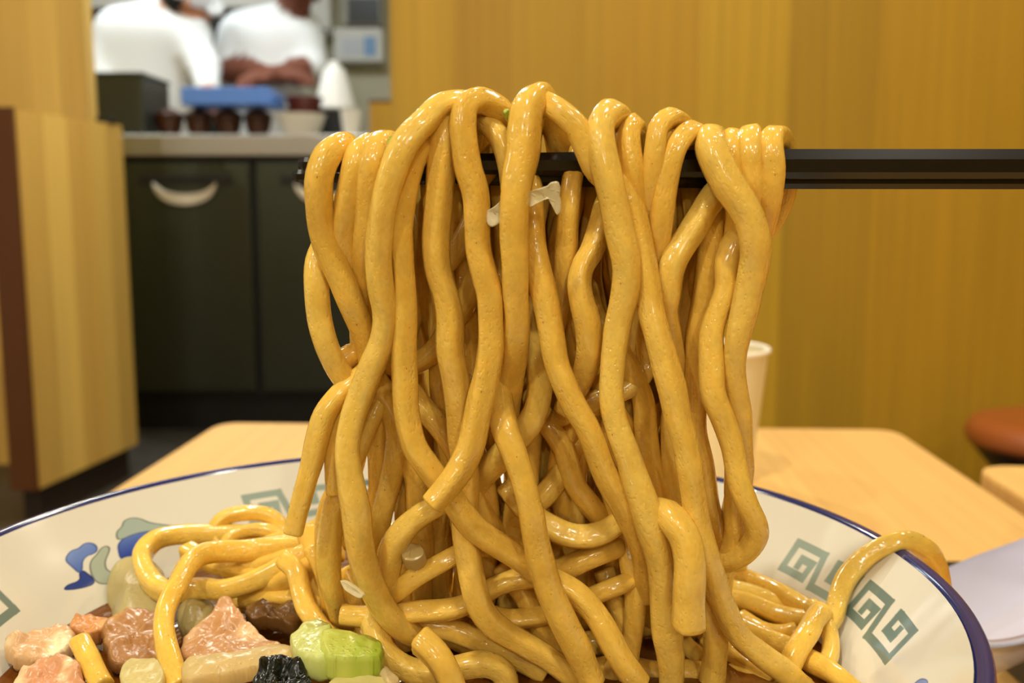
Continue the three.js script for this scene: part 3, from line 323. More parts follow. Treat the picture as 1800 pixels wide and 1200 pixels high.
    [2.37, '', [28.7,875.7,-214.1,29,868.3,-216.1,28.4,860.8,-215.6,27.6,853.1,-216.8,26.7,845.4,-216.6,26.1,837.8,-215.8,26.4,829.6,-217.7,25.7,821.8,-217,25.4,814,-216.2,24.9,805.9,-216.4,25.6,797.3,-217.9,26.1,788.1,-220.4,26.1,778,-224.4,25.8,767.6,-228.3]],
    [2.35, '', [29.3,875.8,-216,30.4,868.3,-215.8,31.7,860.8,-216.6,32,853.2,-215.4,31.7,845.5,-215.9,31.2,837.7,-216.2,34,829.6,-218,27.4,821.8,-217.3,27.5,813.8,-217.1,28.9,805.6,-217.5,28.7,797.4,-217.5,28.7,787.7,-221.3,29.2,777.4,-226,30.6,765.9,-232.2]],
    [2.26, '', [38.9,875.8,-216.1,38.5,868.3,-216.2,37.4,860.8,-216.3,36.4,853.2,-216.2,36.3,845.4,-217.2,37,837.5,-217.5,37.8,829.8,-216.9,36.6,821.7,-217.6,34.2,814,-216.3,31.7,805.4,-218.2,30.5,797.3,-217.8,30.6,787.3,-222.4,31.4,777.2,-226.6,32.8,766.8,-230.2]],
    [2.41, '', [44,875.8,-216.1,44.2,868.3,-214.7,44.2,860.8,-216,43.1,853.2,-215.4,42.1,845.5,-216.3,41.5,837.7,-216.2,41.4,829.9,-215.9,40.1,822,-216.2,38.9,813.9,-216.6,37.6,805.3,-218.6,37.4,797.2,-217.9,37.2,788.1,-220.3,37.3,777.3,-226.3,37.2,766.5,-230.9]],
    [2.50, '', [-27,876,-220.4,-27.5,868.4,-221.5,-28.8,860.6,-222.6,-30.1,852.8,-222.5,-31,844.9,-222.1,-31.4,836.9,-222.4,-30.5,828.7,-223,-27.7,820.6,-222.9,-25.3,812.3,-223.1,-23.6,804.1,-222.8,-24.7,794.7,-226,-25.5,783.8,-232.4,-25.9,773.8,-235.1]],
    [2.63, '', [-21,876,-220.9,-20.6,868.4,-222.4,-19.9,860.6,-222.5,-19.7,852.8,-222.8,-20,845,-221.1,-21.1,837,-221.4,-22,828.7,-223.4,-21.1,820.3,-224.1,-19.3,812.2,-223.5,-17.3,803.7,-224,-16.8,795,-224.9,-16.8,784.4,-230.6,-17.4,773.2,-236.6]],
    [2.36, '', [-13.2,876,-221.4,-12.7,868.4,-222.4,-12.4,860.6,-222.2,-12.6,852.8,-222.3,-13.4,844.8,-222.9,-14.5,836.9,-222.5,-15.2,828.7,-223,-14.6,820.8,-222.1,-13.5,812.1,-224.2,-12,804,-223.2,-11.8,794.4,-226.9,-11.5,784.3,-230.9,-11.6,773.9,-234.8]],
    [2.68, '', [-10.6,876,-221.2,-11.4,868.4,-221,-11.4,860.7,-221,-10.7,852.8,-222.2,-9.7,845,-221.1,-9,836.9,-222.1,-8.6,828.8,-222.8,-8.5,820.3,-224.3,-8.8,812.1,-223.8,-9.3,803.5,-224.7,-10.5,794.7,-225.8,-11.1,784.7,-229.9,-11,774,-234.6]],
    [2.68, '', [-0.1,876,-220.4,-0.7,868.4,-221.7,-1.4,860.6,-222.6,-1.8,852.9,-221.3,-1.4,845,-221.1,-0.4,836.9,-222.2,0.8,828.8,-222.7,1.4,820.4,-223.6,1.3,812.4,-222.8,0.9,803.6,-224.5,0.5,794.5,-226.7,0.8,784.4,-230.8,1.6,773.9,-234.8]],
    [2.33, '', [2.5,876,-222.1,3.3,868.4,-221.3,4.5,860.7,-220.9,5.4,852.9,-221.3,5.8,844.9,-222.1,5.5,836.8,-223,5,828.6,-224,4.4,820.7,-222.4,4.4,812.3,-223.3,4.9,804,-223.2,5.8,794.2,-227.5,6.8,784.6,-230.3,7.7,773.9,-234.8]],
    [2.36, '', [8.8,876,-220.6,11.3,868.4,-220.6,13.3,860.6,-222.7,13.1,852.8,-222.5,11.2,845,-221.1,10,836.8,-222.9,10.8,828.8,-222.5,12.8,820.6,-222.8,14.4,812.3,-223,14.1,804,-223,12.8,795.4,-223.7,11.7,785,-229,12,774.4,-233.7,14.2,762.7,-239.8]],
    [2.33, '', [19.9,875.9,-219.9,19.9,868.4,-221.3,18.7,860.6,-221.3,18.1,852.7,-222.9,18.9,845,-221.5,20.8,836.9,-222.2,22.3,828.6,-223.8,20.7,820.8,-222.1,18.7,812.3,-223.3,17.4,803.6,-224.6,18.3,794.5,-226.7,20.2,784.8,-229.7,21.6,774.1,-234.4]],
    [2.49, '', [26.8,876,-222.1,25.5,868.4,-221.6,23.2,860.6,-221.1,22.7,852.8,-222.5,24.4,844.9,-221.8,26.5,836.9,-222,26.5,829,-221.7,23.4,820.4,-223.8,20.7,812,-224.5,20,803.7,-224.2,22,794.2,-227.5,23.5,784.6,-230.1,23.1,773.7,-235.3]],
    [2.60, '', [30.6,876,-222,31.7,868.4,-220.6,32.8,860.6,-222.4,33,852.8,-222.5,32.4,844.8,-223,31.3,836.8,-223.2,28,828.7,-223.1,28.1,820.6,-222.8,27.7,812.3,-223.1,27.1,803.9,-223.5,28.2,794.5,-226.6,29.1,784.8,-229.6,29.5,774,-234.6]],
    [2.56, '', [35.1,876,-221.9,35.8,868.4,-222.5,35.5,860.6,-221,34.7,852.9,-220.9,33.9,845,-221.3,33.9,836.9,-222.5,34.8,828.7,-223.3,34.9,820.6,-223,35.1,812.4,-222.8,30.2,803.9,-223.5,29.6,795,-225.1,29.6,784.7,-229.8,30,774,-234.6,31.1,762.8,-239.4]],
    [2.69, '', [38.9,876,-220.3,40.2,868.4,-220.7,41.5,860.6,-221,42,852.9,-221.1,41.8,844.8,-223.2,40.5,836.9,-222.7,39.5,828.8,-222.4,37.7,820.6,-222.9,36.9,811.9,-224.7,35.5,803.8,-223.8,35.8,795.1,-224.7,36.1,784.4,-230.7,35.8,773.9,-235]],
  ] },
  { section: 'pile_l', group: 'noodles heaped against the cloud motif', label: 'pale yellow noodle lying in the heap against the cloud motif of the bowl', strands: [
    [2.62, 'long noodle looping out from the heap towards the cloud motif and back', [-45.1,780.6,-254,-54.3,778.5,-258,-63.4,777.5,-261,-73.5,777.3,-264,-82.7,777.6,-264,-90.8,777.9,-262,-95.7,777.7,-258,-97.5,776,-253,-95.2,773.9,-247,-90.2,771.9,-241,-84.2,771.7,-237,-77.8,772.6,-237,-71.5,772.8,-235,-64.9,774.6,-235,-57.3,778.7,-235,-51.1,782.1,-236,-45.5,783.9,-240]],
    [2.59, 'noodle running over the looped heap then down between the meat slices', [-40.9,785.3,-238,-50.8,782,-242,-58.1,780.5,-245,-64.9,779.9,-246,-74.3,779.9,-243,-77.8,780.3,-239,-79.2,779.8,-232,-79.4,777.7,-225,-79.4,775.2,-219,-78.1,773.1,-213,-75.6,771.1,-207,-72.9,768.9,-202,-69.9,766.3,-197]],
    [2.24, 'small noodle arch standing up at the top of the heap', [-80,772.3,-262,-81.5,776.5,-264,-81.5,779.4,-265,-79.5,781.3,-266,-74.6,782.3,-267,-67.9,782.1,-267,-64,779.9,-266,-61.6,775.2,-263]],
    [2.01, '', [-76.7,776,-256,-75.2,778.7,-258,-72,779.8,-259,-67.1,780.4,-259,-62.6,779.6,-258,-58.2,777.2,-255]],
    [2.38, '', [-74.4,772.8,-250,-67.3,775.3,-246,-60.9,777.4,-244,-54.5,780.2,-243,-47.5,783.6,-243]],
    [2.55, '', [-69.6,770.5,-243,-60.8,773.2,-237,-52.5,778.1,-232,-46.5,782.4,-230,-40.9,785.2,-230]],
    [2.66, 'noodle curving down from the heap towards the chopped leek', [-54.4,782.8,-229,-50.6,781.4,-225,-49,778.4,-222,-47.4,775.9,-219,-45,774.1,-216,-42.4,771.9,-214,-38.9,770.1,-213,-35.4,767.5,-214]],
    [2.47, '', [-47.6,787.3,-226,-44.5,782.5,-224,-43,777.3,-223,-41.9,772.2,-222,-40,768.7,-222]],
    [2.67, '', [-64.3,778.2,-252,-55.8,781.9,-248,-49.1,785.5,-244,-42.5,789.1,-240]],
    [2.52, '', [-67.4,768.7,-240,-58.9,771.5,-235,-50.8,773.1,-230,-44.1,772.9,-227]],
    [2.84, '', [-86.6,776,-256,-78.8,774.3,-250,-68.8,773.5,-246,-57.9,774.6,-243,-48.5,776.5,-240]],
    [2.67, '', [-51.1,786.9,-240,-48.1,782.7,-235,-46.5,778.4,-231,-44.3,772.5,-228,-40.7,767.6,-226]],
    [2.58, '', [-72.9,766.7,-244,-64.6,766.8,-240,-56.3,767.4,-235,-48.8,766.3,-229,-41.2,764.2,-221]],
    [2.51, '', [-39.6,783.3,-222,-36.1,777.2,-220,-33.8,771.6,-217,-31.9,767.1,-212]],
    [2.43, '', [-48,765.2,-222,-40.1,765.7,-215,-32.9,766,-210,-24.9,766,-206]],
    [2.34, 'short noodle lying between two meat slices', [-96.1,770.7,-211,-93.2,770.1,-207,-89.9,768.7,-203,-85.7,766.6,-198]],
  ] },
  { section: 'pile_r', group: 'noodles in the soup by the key fret', label: 'pale yellow noodle lying in the soup by the key fret on the bowl', strands: [
    [2.47, 'noodle hooked over the blue rim of the bowl', [72.7,769.1,-221,75.3,771.8,-223,77.7,774.3,-227,80.3,777.5,-230,83.8,781,-231.5,87.5,784.1,-231.5,91.6,786.4,-231,95.5,786.7,-231.5,99.7,784.5,-233,103.8,780.3,-236,106.3,775.8,-238,107.6,770.2,-239]],
    [2.65, '', [55.3,769,-258,61.2,769,-255,64.7,768.7,-250,68.5,769,-243,71.5,769,-236,73.5,769.5,-229,74.1,769.2,-224]],
    [2.67, '', [49.4,766.2,-247,55.2,766.4,-245,61,766.5,-240,65.6,766.2,-235,69.9,767,-230,73.2,768.4,-226]],
    [2.59, '', [72,773.3,-222,69.2,772.8,-218,66.2,771.3,-213,63.4,768.9,-210,60.6,765.5,-207]],
    [2.19, '', [71.9,771.8,-229,73.2,771.3,-226,73.6,770.5,-222,73.1,768.7,-217,71.9,766.6,-213,69.1,764.5,-209]],
    [2.34, '', [65,765.9,-216,66.4,765.7,-212,69,765.9,-207,71.2,765.7,-202,73.1,764.8,-198]],
    [2.58, '', [49.1,765.6,-234,54,765,-231,58.6,764.3,-227,63,764,-223,67.2,764.5,-219]],
    [2.47, '', [46.2,763.4,-226,50.3,763.3,-220,54.2,762.7,-214,58.1,761.1,-209]],
    [2.81, '', [49.2,769.7,-254,52.9,768.1,-250,58.8,767.4,-246,65.1,766.7,-242,69.8,766.1,-238]],
    [2.31, '', [49.8,760.6,-217,52.8,761.2,-213,57.6,761.7,-212,61.9,762.5,-209,64.8,761.3,-206]],
    [2.37, '', [40,764.4,-230,41.6,763.3,-223,43.8,762.7,-217,44.2,759.6,-212]],
    [2.54, '', [57,764.6,-238,62,763.6,-232,66,764.2,-229,69.1,765.3,-228]],
  ] },
  { section: 'pile_b', group: 'noodles left in the soup behind the bunch', label: 'pale yellow noodle lying in the soup behind the lifted bunch', strands: [
    [3.18, '', [-41.3,772.6,-268,-33.8,774.6,-272,-25.9,775.6,-274,-16.1,775.4,-272,-8,777.1,-272]],
    [3.22, '', [-41.3,778.7,-280,-35.1,780.9,-284,-30,780.4,-283,-24.6,777.6,-278,-17.7,776.2,-272]],
    [3.30, '', [-10,779.8,-282,-3.4,781.8,-288,2.6,782.3,-290,8.4,780.6,-285,13.2,778.7,-280]],
    [3.02, '', [-30.7,772.1,-258,-21.8,773.9,-262,-10.8,773.8,-260,0,772.9,-256,9.1,773.7,-256]],
    [3.11, '', [0,776.2,-272,9.5,775.1,-268,18.8,774.8,-264,28.3,775.3,-265,38.1,776.7,-268]],
    [2.93, '', [15,772,-252,23.7,771.6,-249,32.9,772.4,-251,41.5,771.6,-249,51,772,-252]],
    [2.84, '', [-17.8,770,-249,-8.7,768.9,-244,0,768.2,-242,8.7,768.9,-244,17.3,768.2,-242]],
    [2.76, '', [-38.1,772.7,-246,-30.4,770.9,-243,-22.7,768.8,-237,-14.1,768.1,-235,-5.7,768.8,-237]],
    [2.69, '', [13.8,766.9,-231,22.1,766.9,-231,30.2,766.3,-229,38.8,766.9,-231,45.3,766.3,-229]],
    [2.62, '', [-5.4,765.2,-225,4.1,765.8,-227,12.1,764.7,-223,21.4,764.7,-223,29.3,764.2,-221]],
    [2.51, '', [-26.7,765.2,-222,-19,766.2,-226,-10.7,765.2,-222,-2.6,763.8,-216,5.2,763.4,-214]],
    [2.48, '', [17.9,763,-212,24.5,763.4,-214,32,763,-212,39.7,763,-212,44.4,762.7,-210]],
    [3.01, '', [38.8,774.7,-262,44.4,773.7,-258,50.2,773.7,-256,56.3,772.9,-256,62.4,772.1,-256]],
    [3.04, '', [-49.5,782.1,-280,-42.5,778.8,-277,-38.4,775.2,-270,-38.6,771.4,-260]],
  ] },
];
const wig = noise2(301, 97, 89);
function noodleGeometry(points, radius, seed) {
  const r = rng(seed), curve = new THREE.CatmullRomCurve3(points, false, 'centripetal'), len = curve.getLength(), n = Math.max(12, Math.round(len / 0.0014)), m = 16;
  const P = curve.getSpacedPoints(n), T = P.map((p, i) => P[Math.min(n, i + 1)].clone().sub(P[Math.max(0, i - 1)]).normalize());
  const N = [], v = Math.abs(T[0].y) < 0.9 ? new THREE.Vector3(0, 1, 0) : new THREE.Vector3(1, 0, 0); N[0] = v.sub(T[0].clone().multiplyScalar(v.dot(T[0]))).normalize();
  for (let i = 1; i <= n; i++) N[i] = N[i - 1].clone().sub(T[i].clone().multiplyScalar(N[i - 1].dot(T[i]))).normalize();
  const pos = [], uv = [], idx = [], o1 = r(), o2 = r(), spin = r() * 6.28, tw = (r() - 0.5) * 60, sq = 0.05 + 0.06 * r(), fl = 1 + 0.12 * (r() - 0.5), u0 = r(), v0 = r();
  const ring = (i, scale, push) => {
    const s = len * i / n, B = new THREE.Vector3().crossVectors(T[i], N[i]), k = radius * scale * (1 + 0.24 * (wig(o1 + s * 0.7, o2) - 0.5) + 0.07 * (wig(o2 + s * 2.3, o1) - 0.5)), off = radius * 0.2;
    const cx = P[i].clone().addScaledVector(N[i], off * (wig(s * 0.9 + o2, 0.3 + o1) - 0.5) * 2).addScaledVector(B, off * (wig(s * 0.9 + o1, 0.7 + o2) - 0.5) * 2).addScaledVector(T[i], push);
    for (let j = 0; j <= m; j++) { const a = j / m * Math.PI * 2, b = a + spin + tw * s, q = k * (1 + sq * Math.cos(4 * b)) * (1 + 0.05 * (wig(s * 1.6 + o1, j % m / m + o2) - 0.5)), ca = Math.cos(a) * fl, sa = Math.sin(a) / fl; pos.push(cx.x + (N[i].x * ca + B.x * sa) * q, cx.y + (N[i].y * ca + B.y * sa) * q, cx.z + (N[i].z * ca + B.z * sa) * q); uv.push(u0 + s + push, v0 * 0.016 + j / m * 0.016); }
  };
  const e = radius; ring(0, 0.02, -0.02 * e); ring(0, 0.62, -0.02 * e); ring(0, 0.9, 0.06 * e); ring(0, 1.0, 0.22 * e); for (let i = 1; i < n; i++) ring(i, 1, 0); ring(n, 1.0, -0.22 * e); ring(n, 0.9, -0.06 * e); ring(n, 0.62, 0.02 * e); ring(n, 0.02, 0.02 * e);
  const rows = pos.length / 3 / (m + 1); for (let i = 0; i < rows - 1; i++) for (let j = 0; j < m; j++) { const a = i * (m + 1) + j, b = a + m + 1; idx.push(a, b, a + 1, b, b + 1, a + 1); }
  const g = new THREE.BufferGeometry(); g.setAttribute('position', new THREE.Float32BufferAttribute(pos, 3)); g.setAttribute('uv', new THREE.Float32BufferAttribute(uv, 2)); g.setIndex(idx); g.computeVertexNormals();
  const nn = g.attributes.normal; for (let i = 0; i < rows; i++) { const a = i * (m + 1), b = a + m; const w = new THREE.Vector3(nn.getX(a) + nn.getX(b), nn.getY(a) + nn.getY(b), nn.getZ(a) + nn.getZ(b)).normalize(); nn.setXYZ(a, w.x, w.y, w.z); nn.setXYZ(b, w.x, w.y, w.z); }
  return g;
}
let strandSeed = 1000;
for (const { group, label, strands } of STRANDS) for (const [radius, own, flat] of strands) {
  const pts = []; for (let i = 0; i < flat.length; i += 3) pts.push(new THREE.Vector3(flat[i] / 1000, flat[i + 1] / 1000, flat[i + 2] / 1000));
  solo('noodle', noodleGeometry(pts, radius / 1000, strandSeed++), noodleMats[strandSeed % noodleMats.length], own || label, 'noodle', group);
}
// ---------------------------------------------------------------- toppings in the bowl
const lump = noise2(401, 61, 59), fine = noise2(402, 113, 127);
function slab(outline, thick, seed, { rough = 0.12, dome = 0, rings = 14, per = 9, wave = 0, tint } = {}) {   // closed irregular slice with the given 3D outline (mm) and thickness (mm)
  const C = outline.map(V), c = new THREE.Vector3(); C.forEach((p) => c.add(p)); c.multiplyScalar(1 / C.length);
  const nrm = new THREE.Vector3(); C.forEach((p, i) => { const q = C[(i + 1) % C.length]; nrm.add(p.clone().sub(c).cross(q.clone().sub(c))); }); nrm.normalize(); if (nrm.z < 0 && Math.abs(nrm.y) < 0.3 || nrm.y < -0.3) nrm.negate();
  const curve = new THREE.CatmullRomCurve3(C, true, 'centripetal'), n = C.length * per, E = curve.getSpacedPoints(n).slice(0, n), t = thick / 1000, pos = [], col = [], uv = [], idx = [], r = rng(seed), o = r(), o2 = r();
  const put = (i, k, side) => {
    const e = E[i % n], f = k / rings, a = i % n / n, ax = c.distanceTo(e) * a * 6283, rag = 1 + rough * 0.5 * (lump(Math.cos(a * 6.283) * 0.06 + o, Math.sin(a * 6.283) * 0.06 + o2) - 0.5) * f + rough * 0.25 * (fine(Math.cos(a * 6.283) * 0.1 + o2, Math.sin(a * 6.283) * 0.1 + o) - 0.5) * f, p = c.clone().lerp(e, Math.min(f, 1) * rag), q = p.clone().sub(c).multiplyScalar(1000);
    const w = (lump(q.x / 180 + o, (q.y + q.z) / 180 + o2) - 0.5) * rough * 1.6 + (fine(q.x / 150 + o2, (q.z + q.y) / 150 + o) - 0.5) * rough * 0.8, h = side * t / 2 * (f > 0.97 ? 0.62 : 1) + w * t * (f > 0.97 ? 0.5 : 1) + dome / 1000 * (1 - f * f) + wave / 1000 * Math.sin(f * 4 + a * 12.57 + o * 6);
    p.addScaledVector(nrm, h); pos.push(p.x, p.y, p.z); uv.push(q.x / 1000, (q.y + q.z) / 1000); const cc = tint ? tint(q, w, lump, fine) : [1, 1, 1]; col.push(...cc);
  };
  for (const side of [1, -1]) for (let k = 0; k <= rings; k++) for (let i = 0; i <= n; i++) put(i, k, side);
  const R = n + 1, flip = nrm.dot(E[0].clone().sub(c).cross(E[Math.floor(n / 4)].clone().sub(c))) < 0;
  const quad = (a, b, d, e) => flip ? idx.push(a, d, b, b, d, e) : idx.push(a, b, d, b, e, d);
  for (let k = 0; k < rings; k++) for (let i = 0; i < n; i++) { const a = k * R + i; quad(a, a + R, a + 1, a + R + 1); const b = a + (rings + 1) * R; quad(b + 1, b + R + 1, b, b + R); }
  for (let i = 0; i < n; i++) { const a = rings * R + i, b = a + (rings + 1) * R; quad(a, b, a + 1, b + 1); }
  const g = new THREE.BufferGeometry(); g.setAttribute('position', new THREE.Float32BufferAttribute(pos, 3)); g.setAttribute('uv', new THREE.Float32BufferAttribute(uv, 2)); g.setAttribute('color', new THREE.Float32BufferAttribute(col, 3)); g.setIndex(idx); g.computeVertexNormals(); return g;
}
const wetBump = { bumpMap: noodleBump, bumpScale: 0.0003 };
const lin = (hex) => new THREE.Color(hex).toArray();
const mix = (a, b, t) => a.map((x, i) => x + (b[i] - x) * Math.max(0, Math.min(1, t)));
const meatMat = phys({ color: 0xffffff, vertexColors: true, roughness: 0.3, specularIntensity: 0.8, bumpMap: noodleBump, bumpScale: 0.0002 });
const meat = (lean, fat, f0, sc) => (q, w, l, f) => mix(lin(lean), lin(fat), (l(q.x * sc / 420 + 0.3, (q.y + 0.4 * q.z) * sc / 140) - f0) * 4 + (f(q.x / 110, (q.y + q.z) / 60) - 0.5) * 0.8);
const PORK = 'pork slices in the bowl';
solo('pork_slice', slab([[-113.6,767.1,-212],[-114.2,768.9,-215],[-112.6,768.7,-218],[-108.3,768.6,-220],[-104.2,768.6,-222],[-101.7,768,-220],[-99.9,767,-215],[-101.1,766.2,-211],[-104.1,766,-208],[-109.1,766.6,-208]], 4, 501, { tint: meat('#cfa472', '#eedaac', 0.38, 1), rough: 0.3 }), meatMat, 'pale pork slice with a fatty edge lying against the bowl wall', 'meat', PORK);
solo('pork_slice', slab([[-106,764.4,-200],[-105.4,766.8,-203],[-102.6,767.5,-205],[-98.1,767.9,-206],[-93.8,768,-204],[-90.6,767,-200],[-88.6,765.1,-195],[-98.3,764.9,-193]], 4, 502, { tint: meat('#cd9264', '#eacb98', 0.45, 1.3), rough: 0.35 }), meatMat, 'ragged pork piece below the pale fatty slice, beside a short noodle', 'meat', PORK);
solo('pork_slice', slab([[-104.6,767.9,-226],[-102.5,768.2,-228],[-98.4,767.9,-228],[-96.2,767.6,-226],[-96.5,767.2,-222],[-99.1,767.2,-220],[-102.7,767.6,-221]], 4, 503, { tint: meat('#c98a4c', '#e2b074', 0.5, 1.4), rough: 0.3 }), meatMat, 'small orange-brown pork scrap at the edge of the soup', 'meat', PORK);
solo('pork_slice', slab([[-96.7,768.2,-226],[-95.3,768.9,-229],[-91.9,768.9,-231],[-88.2,768.6,-231],[-83.4,768.6,-229],[-81.2,767.1,-224],[-79.5,765.7,-215],[-79.8,764.7,-210],[-85.1,765,-209],[-88.2,765.8,-209],[-92.2,767.5,-214]], 3.6, 504, { tint: meat('#a5743f', '#c99650', 0.55, 1.1), rough: 0.22 }), meatMat, 'brown lean pork slice standing upright behind a drooping noodle', 'meat', PORK);
solo('pork_slice', slab([[-73.6,768,-210],[-74.2,769.3,-216],[-72.3,770,-219],[-70.5,771.1,-223],[-70.1,772.1,-229],[-68.4,772.2,-230],[-64.7,771.2,-225],[-60.2,770,-219],[-55.3,769.1,-214],[-50.1,768.2,-208],[-53.4,768,-206],[-61.8,768,-205],[-68.6,767.9,-203]], 3.4, 505, { tint: meat('#bd8b58', '#e4c08a', 0.4, 0.9), rough: 0.25 }), meatMat, 'pink triangular pork slice with its corner pointing up at the noodle heap', 'meat', PORK);
solo('pork_slice', slab([[-64.4,769.9,-230],[-61.8,770.4,-233],[-57.1,770.7,-233],[-52.1,770.6,-229],[-49.5,770.1,-223],[-51.2,769.4,-220],[-54.6,769.7,-222],[-58.6,769.5,-223],[-62,769.1,-224]], 3.5, 506, { tint: meat('#66451f', '#936c34', 0.6, 1.2), rough: 0.3, wave: 0.6 }), meatMat, 'dark brown pork piece tucked under the noodle heap above the leek', 'meat', PORK);
const pale = (c, e = {}) => phys({ color: c, roughness: 0.3, transmission: 0.45, ior: 1.36, thickness: 0.003, attenuationColor: new THREE.Color(c), attenuationDistance: 0.006, bumpMap: noodleBump, bumpScale: 0.00015, ...e });
solo('onion_piece', slab([[-104.6,760.2,-248],[-106.5,765.7,-252],[-106.4,769.7,-256],[-104.3,771.8,-259],[-98.9,772.6,-258],[-93,771.6,-253],[-89.5,768.5,-245],[-87,766.2,-236],[-90.4,765,-232],[-96.1,764.4,-234]], 3, 511, { rough: 0.08, dome: 2 }), pale(0xd9c887), 'large translucent onion piece leaning on the cloud motif', 'onion', 'onion pieces');
solo('onion_piece', slab([[-80.6,764.4,-230],[-82.6,766.6,-237],[-80.9,767.7,-241],[-77.2,768.1,-240],[-73.1,767.5,-235],[-72.2,766.8,-228],[-74,766.3,-224],[-76.7,765.7,-224]], 3, 512, { rough: 0.06, dome: 3 }), pale(0xd2c07c), 'rounded translucent onion piece behind the triangular pork slice', 'onion', 'onion pieces');
solo('onion_piece', slab([[-83.4,767.9,-202],[-82.2,768.5,-204],[-78.5,768.7,-204],[-75.1,768.9,-202],[-72.1,767.5,-194],[-78.8,766.7,-193]], 3.5, 513, { rough: 0.12 }), pale(0xf5e59a), 'pale yellow onion strip lying in front of the brown pork slice', 'onion', 'onion pieces');
solo('onion_piece', slab([[-69.7,769.9,-200],[-63.3,770.2,-202],[-55.3,770.6,-204],[-49.6,770.7,-206],[-46.7,770.8,-204],[-46.8,770.2,-200],[-53.5,769.6,-197],[-61,769.3,-194],[-66.5,769.2,-193]], 3.5, 514, { rough: 0.1, dome: 1.5 }), pale(0xf5dc94), 'long pale onion strip lying between the pork and the seaweed', 'onion', 'onion pieces');
solo('onion_piece', slab([[-37.3,769.6,-190],[-36,770.3,-192],[-30.2,770.9,-192],[-23,770.6,-190],[-23.8,769.8,-187],[-33.8,769.8,-186]], 3, 515, { rough: 0.1 }), pale(0xf4e690), 'yellow onion strip floating in front of the chopped leek', 'onion', 'onion pieces');
solo('onion_piece', slab([[-29.3,770.8,-196],[-27.6,770.8,-197],[-24.5,770.8,-193],[-22.4,770.1,-190],[-23.9,769.9,-188],[-26.9,770.3,-192]], 3.5, 516, { rough: 0.1, dome: 1 }), pale(0xf2d896), 'small pale onion chunk beside the green end of the leek', 'onion', 'onion pieces');
solo('onion_piece', slab([[-23.4,793.4,-203],[-21.5,794.8,-204],[-19.1,794.5,-204],[-18.2,793.3,-202],[-19.7,792.1,-201],[-22.2,791.9,-201]], 4, 517, { rough: 0.1 }), pale(0xe2cb82), 'tiny onion dice caught among the hanging noodles', 'onion', 'onion pieces');
{
  const t = thing('chopped_leek', 'chopped green leek segment with a pale core lying among the noodles', 'leek');
  part(t, 'green_sheath', slab([[-40.4,775,-201],[-36.2,775,-201],[-31.3,774.7,-200],[-28.5,774.2,-199],[-26.5,773.6,-196],[-26.9,773,-192],[-30,773.3,-191],[-34.6,773.5,-191],[-37.8,773.8,-192]], 6, 521, { rough: 0.06, dome: 0.8, tint: (q) => mix(lin('#d6dc66'), lin('#abc038'), q.x / 14 + 0.5 + 0.25 * (fine(q.x / 90, 0.3) - 0.5) * 2) }), phys({ color: 0xffffff, vertexColors: true, roughness: 0.3, transmission: 0.15, ...wetBump }), 'bright green sheath');
  part(t, 'pale_core', slab([[-47.4,772.6,-203],[-46.3,773.2,-205],[-45.4,773.9,-208],[-42.6,774,-209],[-39.1,774.1,-206],[-37.7,773.5,-201],[-37.3,772.8,-193],[-40.8,772.5,-193],[-44.2,772.8,-195],[-46,772.7,-199]], 6, 522, { rough: 0.1, dome: 0.8, tint: (q) => mix(lin('#dfe08a'), lin('#c8d469'), lump(q.x / 150 + 0.2, q.y / 150)) }), phys({ color: 0xffffff, vertexColors: true, roughness: 0.3, transmission: 0.15, ...wetBump }), 'pale yellow-green core');
}
solo('seaweed_piece', slab([[-52.2,770.1,-190],[-52.5,770.8,-194],[-50.8,771.6,-196],[-47.5,771.8,-197],[-43.5,771.8,-195],[-41.2,770.9,-192],[-39.9,769.8,-187],[-44.6,769.6,-184],[-49.9,769.7,-185]], 4, 531, { rough: 0.55, wave: 0.7, rings: 18, per: 12 }), phys({ color: 0x10140c, roughness: 0.24, bumpMap: noodleBump, bumpScale: 0.0008 }), 'crinkled black seaweed piece glistening in front of the leek', 'seaweed');
// thin shreds of white onion stuck on the lifted noodles
const shredMat = phys({ color: 0xf7eec0, roughness: 0.35, transmission: 0.5, ior: 1.36, thickness: 0.001, ...wetBump });
solo('onion_shred', slab([[3.2,869.3,-189],[4.8,869.9,-187.5],[6.5,870.5,-187],[7.6,871.3,-187],[8.7,871.1,-187],[8.9,868.5,-187.5],[9.2,865.7,-188],[8.5,865,-188],[7.6,867.8,-187.5],[6.6,868,-187.2],[4.8,867.3,-187.5],[3.2,866.7,-189]], 0.7, 541, { rough: 0.2, per: 6 }), shredMat, 'white onion shred bent at an angle, stuck on the thickest hanging noodle', 'onion', 'onion shreds');
solo('onion_shred', slab([[-4.8,865.6,-191],[-3.2,866.7,-190.5],[-1.1,868.4,-191],[-0.4,866.7,-191],[-1.3,864.4,-191],[-3,863.1,-190.5],[-4.5,862.9,-190.5]], 0.7, 542, { rough: 0.2, per: 6 }), shredMat, 'white onion shred lying between two noodles below the chopsticks', 'onion', 'onion shreds');
solo('onion_shred', slab([[-35.1,790.4,-196.5],[-33.6,790.5,-195.5],[-31.6,789.5,-194.5],[-30.1,788.2,-194],[-30.8,787.7,-194],[-33.2,788.5,-195],[-34.6,789.4,-196]], 1.2, 543, { rough: 0.15, per: 6 }), shredMat, 'thin clear shred sticking out sideways from a hanging noodle above the leek', 'onion', 'onion shreds');
solo('onion_shred', slab([[-9.6,831.4,-201],[-8.6,832.7,-200.5],[-7.7,831.1,-200],[-7.2,829.7,-200],[-8.1,828.9,-200.5],[-9.1,829.7,-201]], 0.9, 544, { rough: 0.15, per: 6 }), shredMat, 'tiny glassy shred caught where two hanging noodles meet', 'onion', 'onion shreds');
